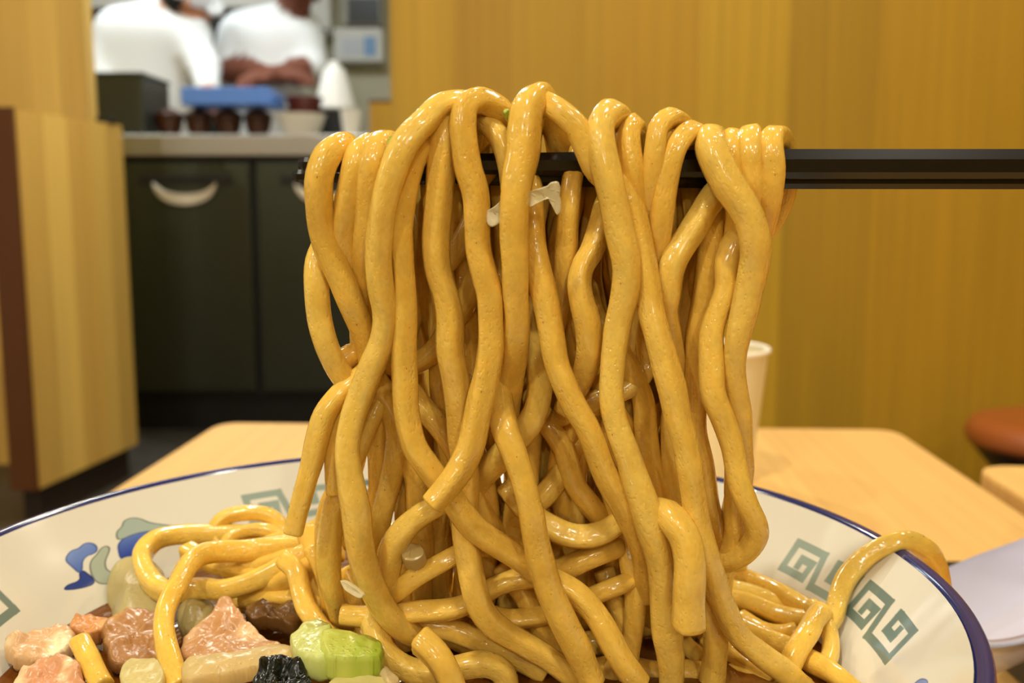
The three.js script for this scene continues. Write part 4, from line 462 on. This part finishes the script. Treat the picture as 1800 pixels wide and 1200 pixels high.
solo('onion_shred', slab([[24.9,793.3,-206],[25.9,794.3,-206],[26.4,793.3,-206],[25.7,791.5,-206],[25,791.8,-206]], 0.9, 545, { rough: 0.15, per: 6 }), shredMat, 'pale onion fleck in the shadow behind the dangling blunt noodle', 'onion', 'onion shreds');
const leafMat = phys({ color: 0xa9b83a, roughness: 0.35, ...wetBump });
solo('leek_fleck', slab([[-1.5,884.4,-192.5],[-0.8,884.9,-193],[-0.1,883.7,-194],[0.1,882.7,-195],[-0.8,882.6,-194],[-1.3,883.4,-193]], 0.8, 551, { rough: 0.2, per: 6 }), leafMat, 'tiny green leek fleck on the arched noodle above the chopsticks', 'leek', 'leek flecks');
solo('leek_fleck', slab([[-23.2,878.9,-190.5],[-22.2,879.8,-190],[-21.6,879.4,-190],[-22.3,878.1,-189.5],[-23.2,877.9,-190]], 0.8, 552, { rough: 0.2, per: 6 }), leafMat, 'tiny olive leek fleck on the slope of the broad arched noodle', 'leek', 'leek flecks');

// ---------------------------------------------------------------- things on and around the tables
{
  const c = V([120.6,750.4,-600]), t = thing('paper_cup', 'white paper cup standing behind the noodles on the table', 'cup', [c.x, 0.70, -0.6]);
  const prof = [[0.0001, 0.003], [0.024, 0.003], [0.0245, 0], [0.0262, 0.0005], [0.0345, 0.080], [0.0337, 0.080], [0.0255, 0.005], [0.0001, 0.005]];
  part(t, 'cup_wall', new THREE.LatheGeometry(prof.map((p) => new THREE.Vector2(...p)), 64), phys({ color: 0xf1e6bd, roughness: 0.6, transmission: 0.15 }));
  part(t, 'rolled_rim', new THREE.TorusGeometry(0.0346, 0.0016, 12, 64).rotateX(Math.PI / 2).translate(0, 0.0812, 0), std(0xf5efdb, 0.5));
}
{
  const c = V([978.4,470.8,-1750]), t = thing('stool', 'round stool with a brown leather seat in front of the wooden wall', 'stool', [c.x, 0, c.z]), y = c.y;
  const seat = [[0.0001, 0.05], [0.11, 0.05], [0.137, 0.044], [0.15, 0.03], [0.152, 0.012], [0.145, 0], [0.0001, 0]].reverse().map((p) => new THREE.Vector2(...p));
  part(t, 'seat_pad', new THREE.LatheGeometry(seat, 64).translate(0, y - 0.03, 0), phys({ color: 0xa65a26, roughness: 0.35 }), 'reddish brown leather pad');
  part(t, 'seat_frame', new THREE.CylinderGeometry(0.143, 0.10, 0.05, 64).translate(0, y - 0.056, 0), std(0x1a0f08, 0.5));
  for (let k = 0; k < 4; k++) { const a = k * Math.PI / 2 + 0.4, h = y - 0.08, g = new THREE.CylinderGeometry(0.016, 0.013, h * 1.03, 16); g.rotateZ(0.2 * Math.cos(a)); g.rotateX(-0.2 * Math.sin(a)); g.translate(Math.cos(a) * 0.11 - 0, h / 2, Math.sin(a) * 0.11); part(t, 'leg', g, std(0x24140a, 0.5)); }
  part(t, 'footrest_ring', new THREE.TorusGeometry(0.12, 0.008, 10, 48).rotateX(Math.PI / 2).translate(0, 0.14, 0), std(0x24140a, 0.5));
}
{
  const p = [[181.9,712,-404],[215.9,712,-402.7]], a = V(p[0]); const t = thing('serving_tray', 'black lacquered tray with red inside beside the noodle bowl', 'tray', [a.x + 0.13, 0.7, a.z + 0.107]);
  part(t, 'tray_floor', box(0.254, 0.006, 0.214, 0, 0.004, 0), phys({ color: 0xa8381a, roughness: 0.3 }), 'red lacquered inside');
  for (const [w, d, x, z] of [[0.26, 0.008, 0, -0.107], [0.26, 0.008, 0, 0.107], [0.008, 0.222, -0.13, 0], [0.008, 0.222, 0.13, 0]]) part(t, 'tray_edge', box(w, 0.018, d, x, 0.009, z, 0.003), lacquer);
}
{   // soup spoon: a boat-shaped scoop and a channelled handle
  const t = thing('soup_spoon', 'white porcelain soup spoon resting on the tray edge beside the bowl', 'spoon', [0.150, 0.7185, -0.309], 0.69);
  const shell = (f, nu, nv) => { const pos = [], idx = []; for (const k of [0, 1]) for (let i = 0; i <= nu; i++) for (let j = 0; j <= nv; j++) pos.push(...f(i / nu, j / nv * 2 - 1, k)); const R = nv + 1, O = (nu + 1) * R; for (let i = 0; i < nu; i++) for (let j = 0; j < nv; j++) { const a = i * R + j; idx.push(a, a + 1, a + R, a + 1, a + R + 1, a + R, O + a, O + a + R, O + a + 1, O + a + 1, O + a + R, O + a + R + 1); } const edge = (a, b) => idx.push(a, O + a, b, b, O + a, O + b); for (let i = 0; i < nu; i++) { edge(i * R, (i + 1) * R); edge((i + 1) * R + nv, i * R + nv); } for (let j = 0; j < nv; j++) { edge(j + 1, j); edge(nu * R + j, nu * R + j + 1); } const g = new THREE.BufferGeometry(); g.setAttribute('position', new THREE.Float32BufferAttribute(pos, 3)); g.setIndex(idx); g.computeVertexNormals(); return g; };
  const glaze = phys({ color: 0xc9c8d8, roughness: 0.16 });
  part(t, 'scoop', shell((u, v, k) => { const x = -0.045 + 0.15 * u, w = 0.0245 * Math.pow(Math.sin(Math.PI * Math.min(0.97, 0.03 + u * 0.9)), 0.45), h = 0.017; return [x, (k ? 0.0022 : 0) + h * Math.pow(Math.abs(v), 3) + h * Math.pow(Math.abs(2 * u - 1), 6) * 0.7, v * w * (k ? 0.95 : 1)]; }, 40, 24), glaze);
  part(t, 'handle', shell((u, v, k) => [0.098 + 0.075 * u, (k ? 0.0025 : 0) + 0.012 + 0.03 * u + 0.005 * v * v, v * (0.013 - 0.003 * u)], 16, 10), glaze);
}

// ---------------------------------------------------------------- half-height partition beside the passage
{
  const a = V([-1294.9,662.1,-2650]), b = V([-1220.9,621.3,-3180]), dx = b.x - a.x, dz = b.z - a.z, len = Math.hypot(dx, dz), turn = Math.atan2(-dx, -dz);
  const t = thing('wooden_partition', 'half-height wooden partition panel with a dark end edge beside the kitchen passage', 'partition', [a.x, 0, a.z], turn);
  part(t, 'panel', metreUV(box(0.07, 1.02, len, -0.037, 0.61, -len / 2)), screenWood);
  part(t, 'end_edge', box(0.074, 1.024, 0.016, -0.037, 0.612, 0.008), darkBrown, 'dark brown end edge');  // end face coloured a darker brown than the panel
  part(t, 'plinth', box(0.05, 0.1, len - 0.06, -0.045, 0.05, -len / 2), std(0x2a1c0e, 0.7));
  part(t, 'latch', box(0.05, 0.02, 0.03, -0.02, 1.13, -len + 0.06, 0.004), blackMat, 'small black latch');
}

// ---------------------------------------------------------------- kitchen
const KZ = 3.73;
{
  const L = [-1483.3,578.8,-3730][0] / 1000, R = 0.3, W = R - L, t = thing('undercounter_fridge', 'long steel undercounter fridge forming the kitchen counter', 'fridge', [0, 0, -KZ]);
  const top = [-1255.3,1129.8,-3730][1] / 1000, lip = [-1258.9,1051.6,-3730][1] / 1000, bot = [-1299.6,162.4,-3730][1] / 1000;
  part(t, 'carcass', box(W, lip - bot + 0.02, 0.54, (L + R) / 2, (lip + bot) / 2, -0.30), blackMat);
  part(t, 'worktop', box(W + 0.02, top - lip, 0.60, (L + R) / 2, (top + lip) / 2, -0.28, 0.006), steelTop, 'brushed steel worktop');
  part(t, 'kick_plate', box(W, bot - 0.01, 0.4, (L + R) / 2, (bot - 0.01) / 2, -0.30), blackMat);
  const gaps = [205, 455, 690, 925].map((x) => (x - 900) / 1750 * KZ / 0.99);
  for (let k = 0; k < 3; k++) {
    const x0 = gaps[k] + 0.012, x1 = gaps[k + 1] - 0.012, d = part(t, 'door', box(x1 - x0, lip - bot - 0.03, 0.03, (x0 + x1) / 2, (lip + bot) / 2 - 0.005, -0.014, 0.006), steelDoor), cx = (x0 + x1) / 2 + 0.02, hy = [-1158.1,954.1,-3730][1] / 1000;
    part(d, 'handle_slot', box(0.34, 0.035, 0.012, cx, hy + 0.012, 0.004, 0.004), blackMat);
    const sh = new THREE.Shape(); sh.moveTo(-0.115, 0); sh.quadraticCurveTo(-0.105, -0.075, 0, -0.078); sh.quadraticCurveTo(0.105, -0.075, 0.115, 0); sh.quadraticCurveTo(0.085, -0.042, 0, -0.042); sh.quadraticCurveTo(-0.085, -0.042, -0.115, 0);
    part(d, 'handle', new THREE.ExtrudeGeometry(sh, { depth: 0.012, bevelEnabled: true, bevelSize: 0.003, bevelThickness: 0.004, bevelSegments: 3, curveSegments: 16 }).translate(cx, hy, 0.006), steelBright, 'bright crescent-shaped steel grip');
  }
}
const TOP = [-1255.3,1129.8,-3730][1] / 1000;
const at = (p) => p[0] / 1000;
const bowlG = (r, h, foot = 0.45) => new THREE.LatheGeometry([[0.001, 0.01], [r * foot, 0.01], [r * foot, 0], [r * (foot + 0.06), 0], [r * 0.8, h * 0.4], [r, h], [r * 0.97, h], [r * 0.76, h * 0.42], [r * 0.4, 0.02], [0.001, 0.02]].map((p) => new THREE.Vector2(...p)), 48);
{
  const x0 = at([-1590.1,1263.7,-3900]), x1 = at([-1376.7,1263.7,-3900]), y1 = [-1476.6,1352.8,-3900][1] / 1000, t = thing('steel_container', 'dark steel food container standing on the kitchen counter', 'container', [(x0 + x1) / 2, TOP, -3.95]);
  part(t, 'body', box(x1 - x0, y1 - TOP, 0.3, 0, (y1 - TOP) / 2, 0, 0.01), std(0x3d4034, 0.5, { metalness: 0.4 }));
  part(t, 'lid', box(x1 - x0 + 0.01, 0.012, 0.31, 0, y1 - TOP + 0.006, 0, 0.004), std(0x4a4c40, 0.4, { metalness: 0.5 }));
}
const brownLacquer = phys({ color: 0x43220f, roughness: 0.35 });
for (const [px, w] of [[298, 0.056], [350, 0.056], [402, 0.056], [454, 0.056]]) {
  const t = thing('lacquer_bowl', 'dark brown lacquer bowl in a row on the counter under the blue tray', 'bowl', [at([-1975.6,1190.6,-3920]) * 0 + (px - 900) / 1750 * 3.92 / 1.02, TOP, -3.92], 0, 'dark brown bowls under the blue tray');
  part(t, 'bowl_wall', bowlG(w, 0.085), brownLacquer); part(t, 'lid', new THREE.LatheGeometry([[0.001, 0.03], [w * 0.3, 0.028], [w * 0.92, 0.006], [w * 0.98, 0], [0.001, 0]].reverse().map((p) => new THREE.Vector2(...p)), 40).translate(0, 0.086, 0), brownLacquer);
}
{
  const x0 = at([-1230.3,1286,-3950]), x1 = at([-908.4,1286,-3950]), t = thing('blue_tray', 'bright blue plastic tray resting on the dark bowls', 'tray', [(x0 + x1) / 2, TOP + 0.117, -3.93]);
  const blue = std(0x5f92ee, 0.4); part(t, 'tray_floor', box(x1 - x0, 0.008, 0.26, 0, 0.004, 0), blue);
  for (const [w, d, x, z] of [[x1 - x0, 0.008, 0, 0.13], [x1 - x0, 0.008, 0, -0.13], [0.008, 0.26, (x0 - x1) / 2, 0], [0.008, 0.26, (x1 - x0) / 2, 0]]) part(t, 'tray_edge', box(w, 0.062, d, x, 0.031, z, 0.003), blue);
}
{ const t = thing('white_bowl', 'white porcelain bowl at the front edge of the kitchen counter', 'bowl', [(530 - 900) / 1750 * 3.80 / 1.02, TOP, -3.80]); part(t, 'bowl_wall', bowlG(0.092, 0.08, 0.6), whiteGlaze); }
for (let k = 0; k < 3; k++) { const t = thing('red_brown_bowl', ['lowest red-brown bowl of the stack behind the white bowl', 'middle red-brown bowl of the stack behind the white bowl', 'top red-brown bowl of the stack behind the white bowl'][k], 'bowl', [(536 - 900) / 1750 * 4.02 / 1.02, TOP + k * 0.045, -4.02], 0, 'stack of red-brown bowls'); part(t, 'bowl_wall', bowlG(0.074, 0.075, 0.6), phys({ color: 0x5c2418, roughness: 0.35 })); }
{ const t = thing('white_tumbler', 'white tumbler on the kitchen counter beside the wooden side panel', 'cup', [(618 - 900) / 1750 * 3.85 / 1.02, TOP, -3.85]); part(t, 'cup_wall', new THREE.LatheGeometry([[0.001, 0.004], [0.03, 0.004], [0.031, 0], [0.042, 0.1], [0.039, 0.1], [0.029, 0.008], [0.001, 0.008]].map((p) => new THREE.Vector2(...p)), 40), whiteGlaze); }
{ const x = (600 - 900) / 1750 * 4.21 / 1.02, t = thing('black_appliance', 'black kitchen appliance behind the white tumbler', 'appliance', [x, TOP, -4.21]); part(t, 'body', box(0.15, 0.13, 0.16, 0, 0.065, 0, 0.01), blackMat); part(t, 'knob', new THREE.CylinderGeometry(0.012, 0.012, 0.01, 20).rotateX(Math.PI / 2).translate(0.06, 0.05, 0.094), steelBright);
  const b = thing('white_canister', 'white cone-shaped canister on the black kitchen appliance', 'canister', [(590 - 900) / 1750 * 4.21 / 1.02, TOP + 0.13, -4.21]); part(b, 'body', new THREE.LatheGeometry([[0.001, 0], [0.086, 0], [0.086, 0.012], [0.045, 0.165], [0.03, 0.175], [0.001, 0.175]].map((p) => new THREE.Vector2(...p)), 40), whitePlastic); part(b, 'cap', new THREE.CylinderGeometry(0.02, 0.025, 0.025, 24).translate(0, 0.187, 0), whitePlastic); }
{ const t = thing('wooden_side_panel', 'low wooden end panel of the kitchen counter next to the wooden wall', 'panel', [(672 - 900) / 1750 * 3.6 / 1.02, 0, -3.62]); const h = [-462.5,1229.2,-3600][1] / 1000; part(t, 'board', metreUV(box(0.09, h, 0.1, 0.005, h / 2, 0)), wallWood); part(t, 'top_strip', box(0.094, 0.01, 0.104, 0.005, h + 0.005, 0), darkBrown); }
// on the beige kitchen wall
const wz = -5.58, wx = (px) => (px - 900) / 1750 * 5.55 / 1.03, wy = (py) => 0.8665 + Math.tan(Math.atan((600 - py) / 1750) - Math.atan(236 / 1750)) * 5.55;
function wallBoxThing(name, label, cat, x0, x1, y0, y1, mat, extra) { const w = wx(x1) - wx(x0), h = wy(y0) - wy(y1), t = thing(name, label, cat, [(wx(x0) + wx(x1)) / 2, wy(y1), wz]); part(t, 'housing', box(w, h, 0.12, 0, h / 2, 0.04, 0.012), mat); extra?.(t, w, h); return t; }
wallBoxThing('paper_dispenser', 'white paper towel dispenser on the beige kitchen wall', 'dispenser', 546, 586, -60, 64, whitePlastic, (t, w, h) => part(t, 'slot', box(w * 0.8, 0.015, 0.01, 0, 0.02, 0.1), blackMat));
wallBoxThing('order_terminal', 'grey wall terminal with a dark screen above the white printer', 'terminal', 605, 676, -30, 48, std(0xb9b8ac, 0.5), (t, w, h) => part(t, 'screen', box(w * 0.76, h * 0.56, 0.008, 0.01, h * 0.32, 0.103), std(0x30332c, 0.3), 'dark screen'));
wallBoxThing('order_printer', 'white order printer with a blue label below the dark wall screen', 'printer', 590, 676, 52, 112, whitePlastic, (t, w, h) => { part(t, 'blue_label', box(w * 0.24, h * 0.55, 0.006, w * 0.24, h * 0.45, 0.102), std(0x8fb9e6, 0.5), 'blue label'); part(t, 'front_flap', box(w * 0.4, h * 0.5, 0.006, -w * 0.12, h * 0.45, 0.102), std(0xdfe4ea, 0.4)); });
{ const x0 = wx(140), x1 = wx(535), t = thing('kitchen_shelf', 'white wall shelf above the dark cooking range', 'shelf', [(x0 + x1) / 2, wy(34), -5.4]); part(t, 'board', box(x1 - x0, wy(14) - wy(34), 0.36, 0, (wy(14) - wy(34)) / 2, 0), whitePlastic); for (const s of [-0.45, 0, 0.45]) part(t, 'bracket', box(0.03, 0.05, 0.3, s * (x1 - x0), -0.025, -0.02), steelTop); }
{ const x0 = wx(362), x1 = wx(432), t = thing('blue_crate', 'slate blue plastic crate on the white kitchen shelf', 'crate', [(x0 + x1) / 2, wy(14), -5.36]); part(t, 'body', box(x1 - x0, 0.2, 0.24, 0, 0.1, 0, 0.01), std(0x6c78b0, 0.5)); part(t, 'rim', box(x1 - x0 + 0.02, 0.02, 0.26, 0, 0.2, 0, 0.005), std(0x6c78b0, 0.5)); }
{ const x0 = wx(150), x1 = wx(272), t = thing('steel_stockpot', 'wide grey steel stockpot on the white kitchen shelf', 'pot', [(x0 + x1) / 2, wy(14), -5.36]); part(t, 'body', new THREE.CylinderGeometry(0.18, 0.17, 0.2, 40).translate(0, 0.1, 0), steelTop); part(t, 'lid', new THREE.CylinderGeometry(0.05, 0.185, 0.03, 40).translate(0, 0.215, 0), steelTop); part(t, 'lid_knob', new THREE.SphereGeometry(0.02, 20, 14).translate(0, 0.24, 0), blackMat); }
{ const x0 = wx(140), x1 = wx(520), t = thing('cooking_range', 'black cooking range against the kitchen wall behind the cooks', 'range', [(x0 + x1) / 2, 0.2, -5.3]), h = wy(60) - 0.2; part(t, 'body', box(x1 - x0, h, 0.5, 0, h / 2, 0), blackMat); part(t, 'back_panel', box(x1 - x0, wy(34) - wy(60) - 0.06, 0.04, 0, h + (wy(34) - wy(60)) / 2 - 0.03, -0.22), blackMat); for (let k = 0; k < 4; k++) part(t, 'control_knob', new THREE.CylinderGeometry(0.025, 0.025, 0.03, 20).rotateX(Math.PI / 2).translate(-0.5 + k * 0.33, h - 0.12, 0.265), steelBright); }

// ---------------------------------------------------------------- cooks
function field(bones, min, max, cell) {   // smooth union of tapered capsules -> mesh, coloured by the nearest bone
  const size = Math.max(max[0] - min[0], max[1] - min[1], max[2] - min[2]), res = Math.ceil(size / cell) + 4, mc = new MarchingCubes(res, new THREE.MeshBasicMaterial(), false, false, 400000), half = res / 2;
  const c = [0, 1, 2].map((k) => (min[k] + max[k]) / 2), S = cell * half;
  const dist = (x, y, z, want) => { let acc = 0, best = 1e9, bc = null; for (const b of bones) { const [ax, ay, az] = b.a, ux = b.b[0] - ax, uy = b.b[1] - ay, uz = b.b[2] - az, px = x - ax, py = y - ay, pz = z - az, uu = ux * ux + uy * uy + uz * uz || 1e-9; let t = (px * ux + py * uy + pz * uz) / uu; t = t < 0 ? 0 : t > 1 ? 1 : t; const dx = px - t * ux, dy = py - t * uy, dz = pz - t * uz, d = Math.sqrt(dx * dx + dy * dy + dz * dz) - (b.r0 + (b.r1 - b.r0) * t); acc += Math.exp(-Math.min(40, Math.max(-40, d / b.k))); if (d < best) { best = d; bc = b; } } if (want) return bc; const k = bc.k; return best > 6 * k ? best : -Math.log(acc) * k; };
  for (let z = 0; z < res; z++) for (let y = 0; y < res; y++) for (let x = 0; x < res; x++) mc.field[z * res * res + y * res + x] = -dist(c[0] + (x - half) / half * S, c[1] + (y - half) / half * S, c[2] + (z - half) / half * S);
  mc.isolation = 0; mc.update(); const n = mc.count, pos = new Float32Array(n * 3), col = new Float32Array(n * 3);
  for (let i = 0; i < n; i++) { for (let k = 0; k < 3; k++) pos[3 * i + k] = c[k] + mc.positionArray[3 * i + k] * S; const b = dist(pos[3 * i], pos[3 * i + 1], pos[3 * i + 2], true); col.set(b.c, 3 * i); }
  let g = new THREE.BufferGeometry(); g.setAttribute('position', new THREE.BufferAttribute(pos, 3)); g.setAttribute('color', new THREE.BufferAttribute(col, 3)); g = mergeVertices(g, 1e-5); g.computeVertexNormals(); return g;
}
const B = (a, b, r0, r1, c, k = 0.02) => ({ a: a.toArray ? a.toArray() : a, b: b.toArray ? b.toArray() : b, r0, r1, c, k });
function hand(bones, wrist, dir, side, c) { const d = dir.clone().normalize(), s = side.clone().normalize(), palm = wrist.clone().addScaledVector(d, 0.075); bones.push(B(wrist, palm, 0.026, 0.03, c, 0.008), B(wrist.clone().addScaledVector(d, 0.03).addScaledVector(s, 0.02), palm.clone().addScaledVector(s, 0.022), 0.02, 0.018, c, 0.008), B(wrist.clone().addScaledVector(d, 0.03).addScaledVector(s, -0.02), palm.clone().addScaledVector(s, -0.022), 0.02, 0.018, c, 0.008)); const down = new THREE.Vector3(0, -1, 0);
  [[-0.03, 0.062], [-0.01, 0.074], [0.01, 0.07], [0.03, 0.055]].forEach(([o, l]) => { const k0 = palm.clone().addScaledVector(s, o), k1 = k0.clone().addScaledVector(d, l * 0.55), k2 = k1.clone().addScaledVector(d, l * 0.3).addScaledVector(down, l * 0.4); bones.push(B(k0, k1, 0.0105, 0.0095, c, 0.004), B(k1, k2, 0.0095, 0.008, c, 0.004)); });
  const t0 = wrist.clone().addScaledVector(d, 0.03).addScaledVector(s, -0.03), t1 = t0.clone().addScaledVector(d, 0.035).addScaledVector(s, -0.025); bones.push(B(t0, t1, 0.013, 0.011, c, 0.005), B(t1, t1.clone().addScaledVector(d, 0.03), 0.011, 0.009, c, 0.004)); }
function bounds(bones) { const mn = [1e9, 1e9, 1e9], mx = [-1e9, -1e9, -1e9]; for (const b of bones) for (const p of [b.a, b.b]) for (let k = 0; k < 3; k++) { mn[k] = Math.min(mn[k], p[k] - 0.17); mx[k] = Math.max(mx[k], p[k] + 0.17); } return [mn, mx]; }
function headBones(c, fwd, skin) { const f = fwd.clone().normalize(), s = new THREE.Vector3(-f.z, 0, f.x).normalize(), u = new THREE.Vector3().crossVectors(s, f).normalize(); if (u.y < 0) u.negate(); const p = (a, b, d) => c.clone().addScaledVector(f, a).addScaledVector(u, b).addScaledVector(s, d); return [B(p(-0.015, 0.035, 0), p(0.01, 0.04, 0), 0.09, 0.085, skin, 0.012), B(p(0.02, 0, 0), p(0.035, -0.075, 0), 0.068, 0.05, skin, 0.012), B(p(0.09, 0.01, 0), p(0.108, -0.025, 0), 0.008, 0.013, skin, 0.006), B(p(0.078, -0.055, -0.018), p(0.078, -0.055, 0.018), 0.01, 0.01, skin, 0.005), B(p(-0.005, 0.01, 0.085), p(-0.005, -0.03, 0.083), 0.014, 0.01, skin, 0.005), B(p(-0.005, 0.01, -0.085), p(-0.005, -0.03, -0.083), 0.014, 0.01, skin, 0.005), B(p(0.08, 0.03, 0.03), p(0.08, 0.03, 0.032), 0.012, 0.012, skin, 0.004), B(p(0.08, 0.03, -0.03), p(0.08, 0.03, -0.032), 0.012, 0.012, skin, 0.004)]; }
const skinMat = std(0xffffff, 0.75, { vertexColors: true });
const WHITE = lin('#eef0ee'), TROUSER = lin('#2c2c2c'), SHOE = lin('#151515'), SKIN1 = lin('#c98a63'), SKIN2 = lin('#7a4530');
function cook(label, J, skin, armSkin, facing, hatMat) {
  const t = thing('person', label, 'person', [0, 0, 0]), body = [], W = WHITE;
  const sh = J.shL.clone().add(J.shR).multiplyScalar(0.5), hipL = J.hip.clone().addScaledVector(J.side, -0.10), hipR = J.hip.clone().addScaledVector(J.side, 0.10);
  body.push(B(J.shL.clone().lerp(sh, 0.25), hipL, 0.105, 0.13, W, 0.03), B(J.shR.clone().lerp(sh, 0.25), hipR, 0.105, 0.13, W, 0.03), B(sh, J.hip, 0.125, 0.15, W, 0.03), B(sh, J.neck, 0.085, 0.06, W, 0.02), B(J.neck, J.head, 0.058, 0.055, skin, 0.01), B(J.shL, J.shR, 0.085, 0.085, W, 0.025));
  for (const [s, e, w] of [[J.shL, J.elL, J.wrL], [J.shR, J.elR, J.wrR]]) { body.push(B(s, e, 0.085, 0.062, W, 0.015)); const m = e.clone().lerp(w, armSkin ? 0.1 : 0.75); if (armSkin) body.push(B(e, w, 0.05, 0.033, skin, 0.008)); else body.push(B(e, m, 0.06, 0.05, W, 0.012), B(m, w, 0.04, 0.032, skin, 0.008)); }
  for (const h of [hipL, hipR]) { const kn = new THREE.Vector3(h.x, 0.68, h.z + 0.03), an = new THREE.Vector3(h.x, 0.29, h.z - 0.02), toe = new THREE.Vector3(h.x, 0.235, h.z - 0.02).addScaledVector(facing, 0.17); body.push(B(h, kn, 0.105, 0.07, TROUSER, 0.015), B(kn, an, 0.07, 0.05, TROUSER, 0.015), B(an.clone().setY(0.245), toe, 0.045, 0.035, SHOE, 0.01)); }
  const hb = headBones(J.head, J.look, skin), handL = [], handR = []; hand(handL, J.wrL, J.wrL.clone().sub(J.elL), J.side, skin); hand(handR, J.wrR, J.wrR.clone().sub(J.elR), J.side.clone().negate(), skin);
  const tight = (q) => { const mn = [1e9, 1e9, 1e9], mx = [-1e9, -1e9, -1e9]; for (const b of q) for (const p of [b.a, b.b]) for (let k = 0; k < 3; k++) { mn[k] = Math.min(mn[k], p[k] - b.r0 - 0.015); mx[k] = Math.max(mx[k], p[k] + b.r0 + 0.015); } return [mn, mx]; };
  const g = mergeGeometries([field(body, ...bounds(body), 0.02), field(hb, ...tight(hb), 0.005), field(handL, ...tight(handL), 0.004), field(handR, ...tight(handR), 0.004)]);
  part(t, 'body', g, skinMat);
  const f = J.look.clone().normalize(), cap = new THREE.Group(); const q = new THREE.Quaternion().setFromUnitVectors(new THREE.Vector3(0, 0, 1), f);
  const dome = new THREE.SphereGeometry(0.112, 32, 16, 0, Math.PI * 2, 0, Math.PI * 0.52); dome.scale(1, 0.85, 1.08); const hat = part(t, 'cap', dome, hatMat, 'white cook cap'); hat.position.copy(J.head).add(new THREE.Vector3(0, 0.045, 0)); hat.quaternion.copy(q);
  const br = new THREE.CylinderGeometry(0.115, 0.12, 0.012, 32, 1, false, -1.1, 2.2); br.translate(0, 0.0, 0.055); part(hat, 'brim', br, hatMat);
  const hair = new THREE.SphereGeometry(0.103, 28, 16, Math.PI * 0.55 + Math.PI * 0.5, Math.PI * 0.9, Math.PI * 0.3, Math.PI * 0.36); const hm = part(t, 'hair', hair, std(0x15110e, 0.7), 'short black hair'); hm.position.copy(J.head).add(new THREE.Vector3(0, 0.02, 0)); hm.quaternion.copy(q);
}
{
  const q = [[-1624.6,951.8,-4480],[-1542.6,1626,-4440],[-1469.5,1710.4,-4410],[-1385.8,1732.6,-4380],[-1708.5,1610.3,-4460],[-1778.3,1479.9,-4420],[-1735.8,1319.3,-4330],[-1399.8,1598.9,-4420],[-1299.9,1453.4,-4330],[-1245.3,1326.4,-4180]].map(V);
  cook('person in white cook uniform and cap seen from behind, bending over the counter', { hip: q[0], neck: q[2], head: q[3], shL: q[4], elL: q[5], wrL: q[6], shR: q[7], elR: q[8], wrR: q[9], side: new THREE.Vector3(1, 0, -0.15), look: new THREE.Vector3(0.75, -0.35, -0.45) }, SKIN1, false, new THREE.Vector3(0.5, 0, -0.86), std(0xf0f0ee, 0.8));
  const p = [[-1141.1,956.3,-4720],[-1118.8,1650.3,-4700],[-1008.4,1738.4,-4660],[-958.4,1821.4,-4630],[-1239,1635.2,-4700],[-1315.5,1482.7,-4620],[-995.2,1436,-4470],[-961,1633.6,-4690],[-893.8,1492.7,-4620],[-1060.3,1428.5,-4430]].map(V);
  cook('person in white short-sleeved cook shirt with bare forearms crossed over the counter', { hip: p[0], neck: p[2], head: p[3], shL: p[4], elL: p[5], wrL: p[6], shR: p[7], elR: p[8], wrR: p[9], side: new THREE.Vector3(1, 0, 0), look: new THREE.Vector3(0.15, -0.3, 0.9) }, SKIN2, true, new THREE.Vector3(0, 0, 1), std(0xf0f0ee, 0.8));
}

renderer.render(scene, camera);
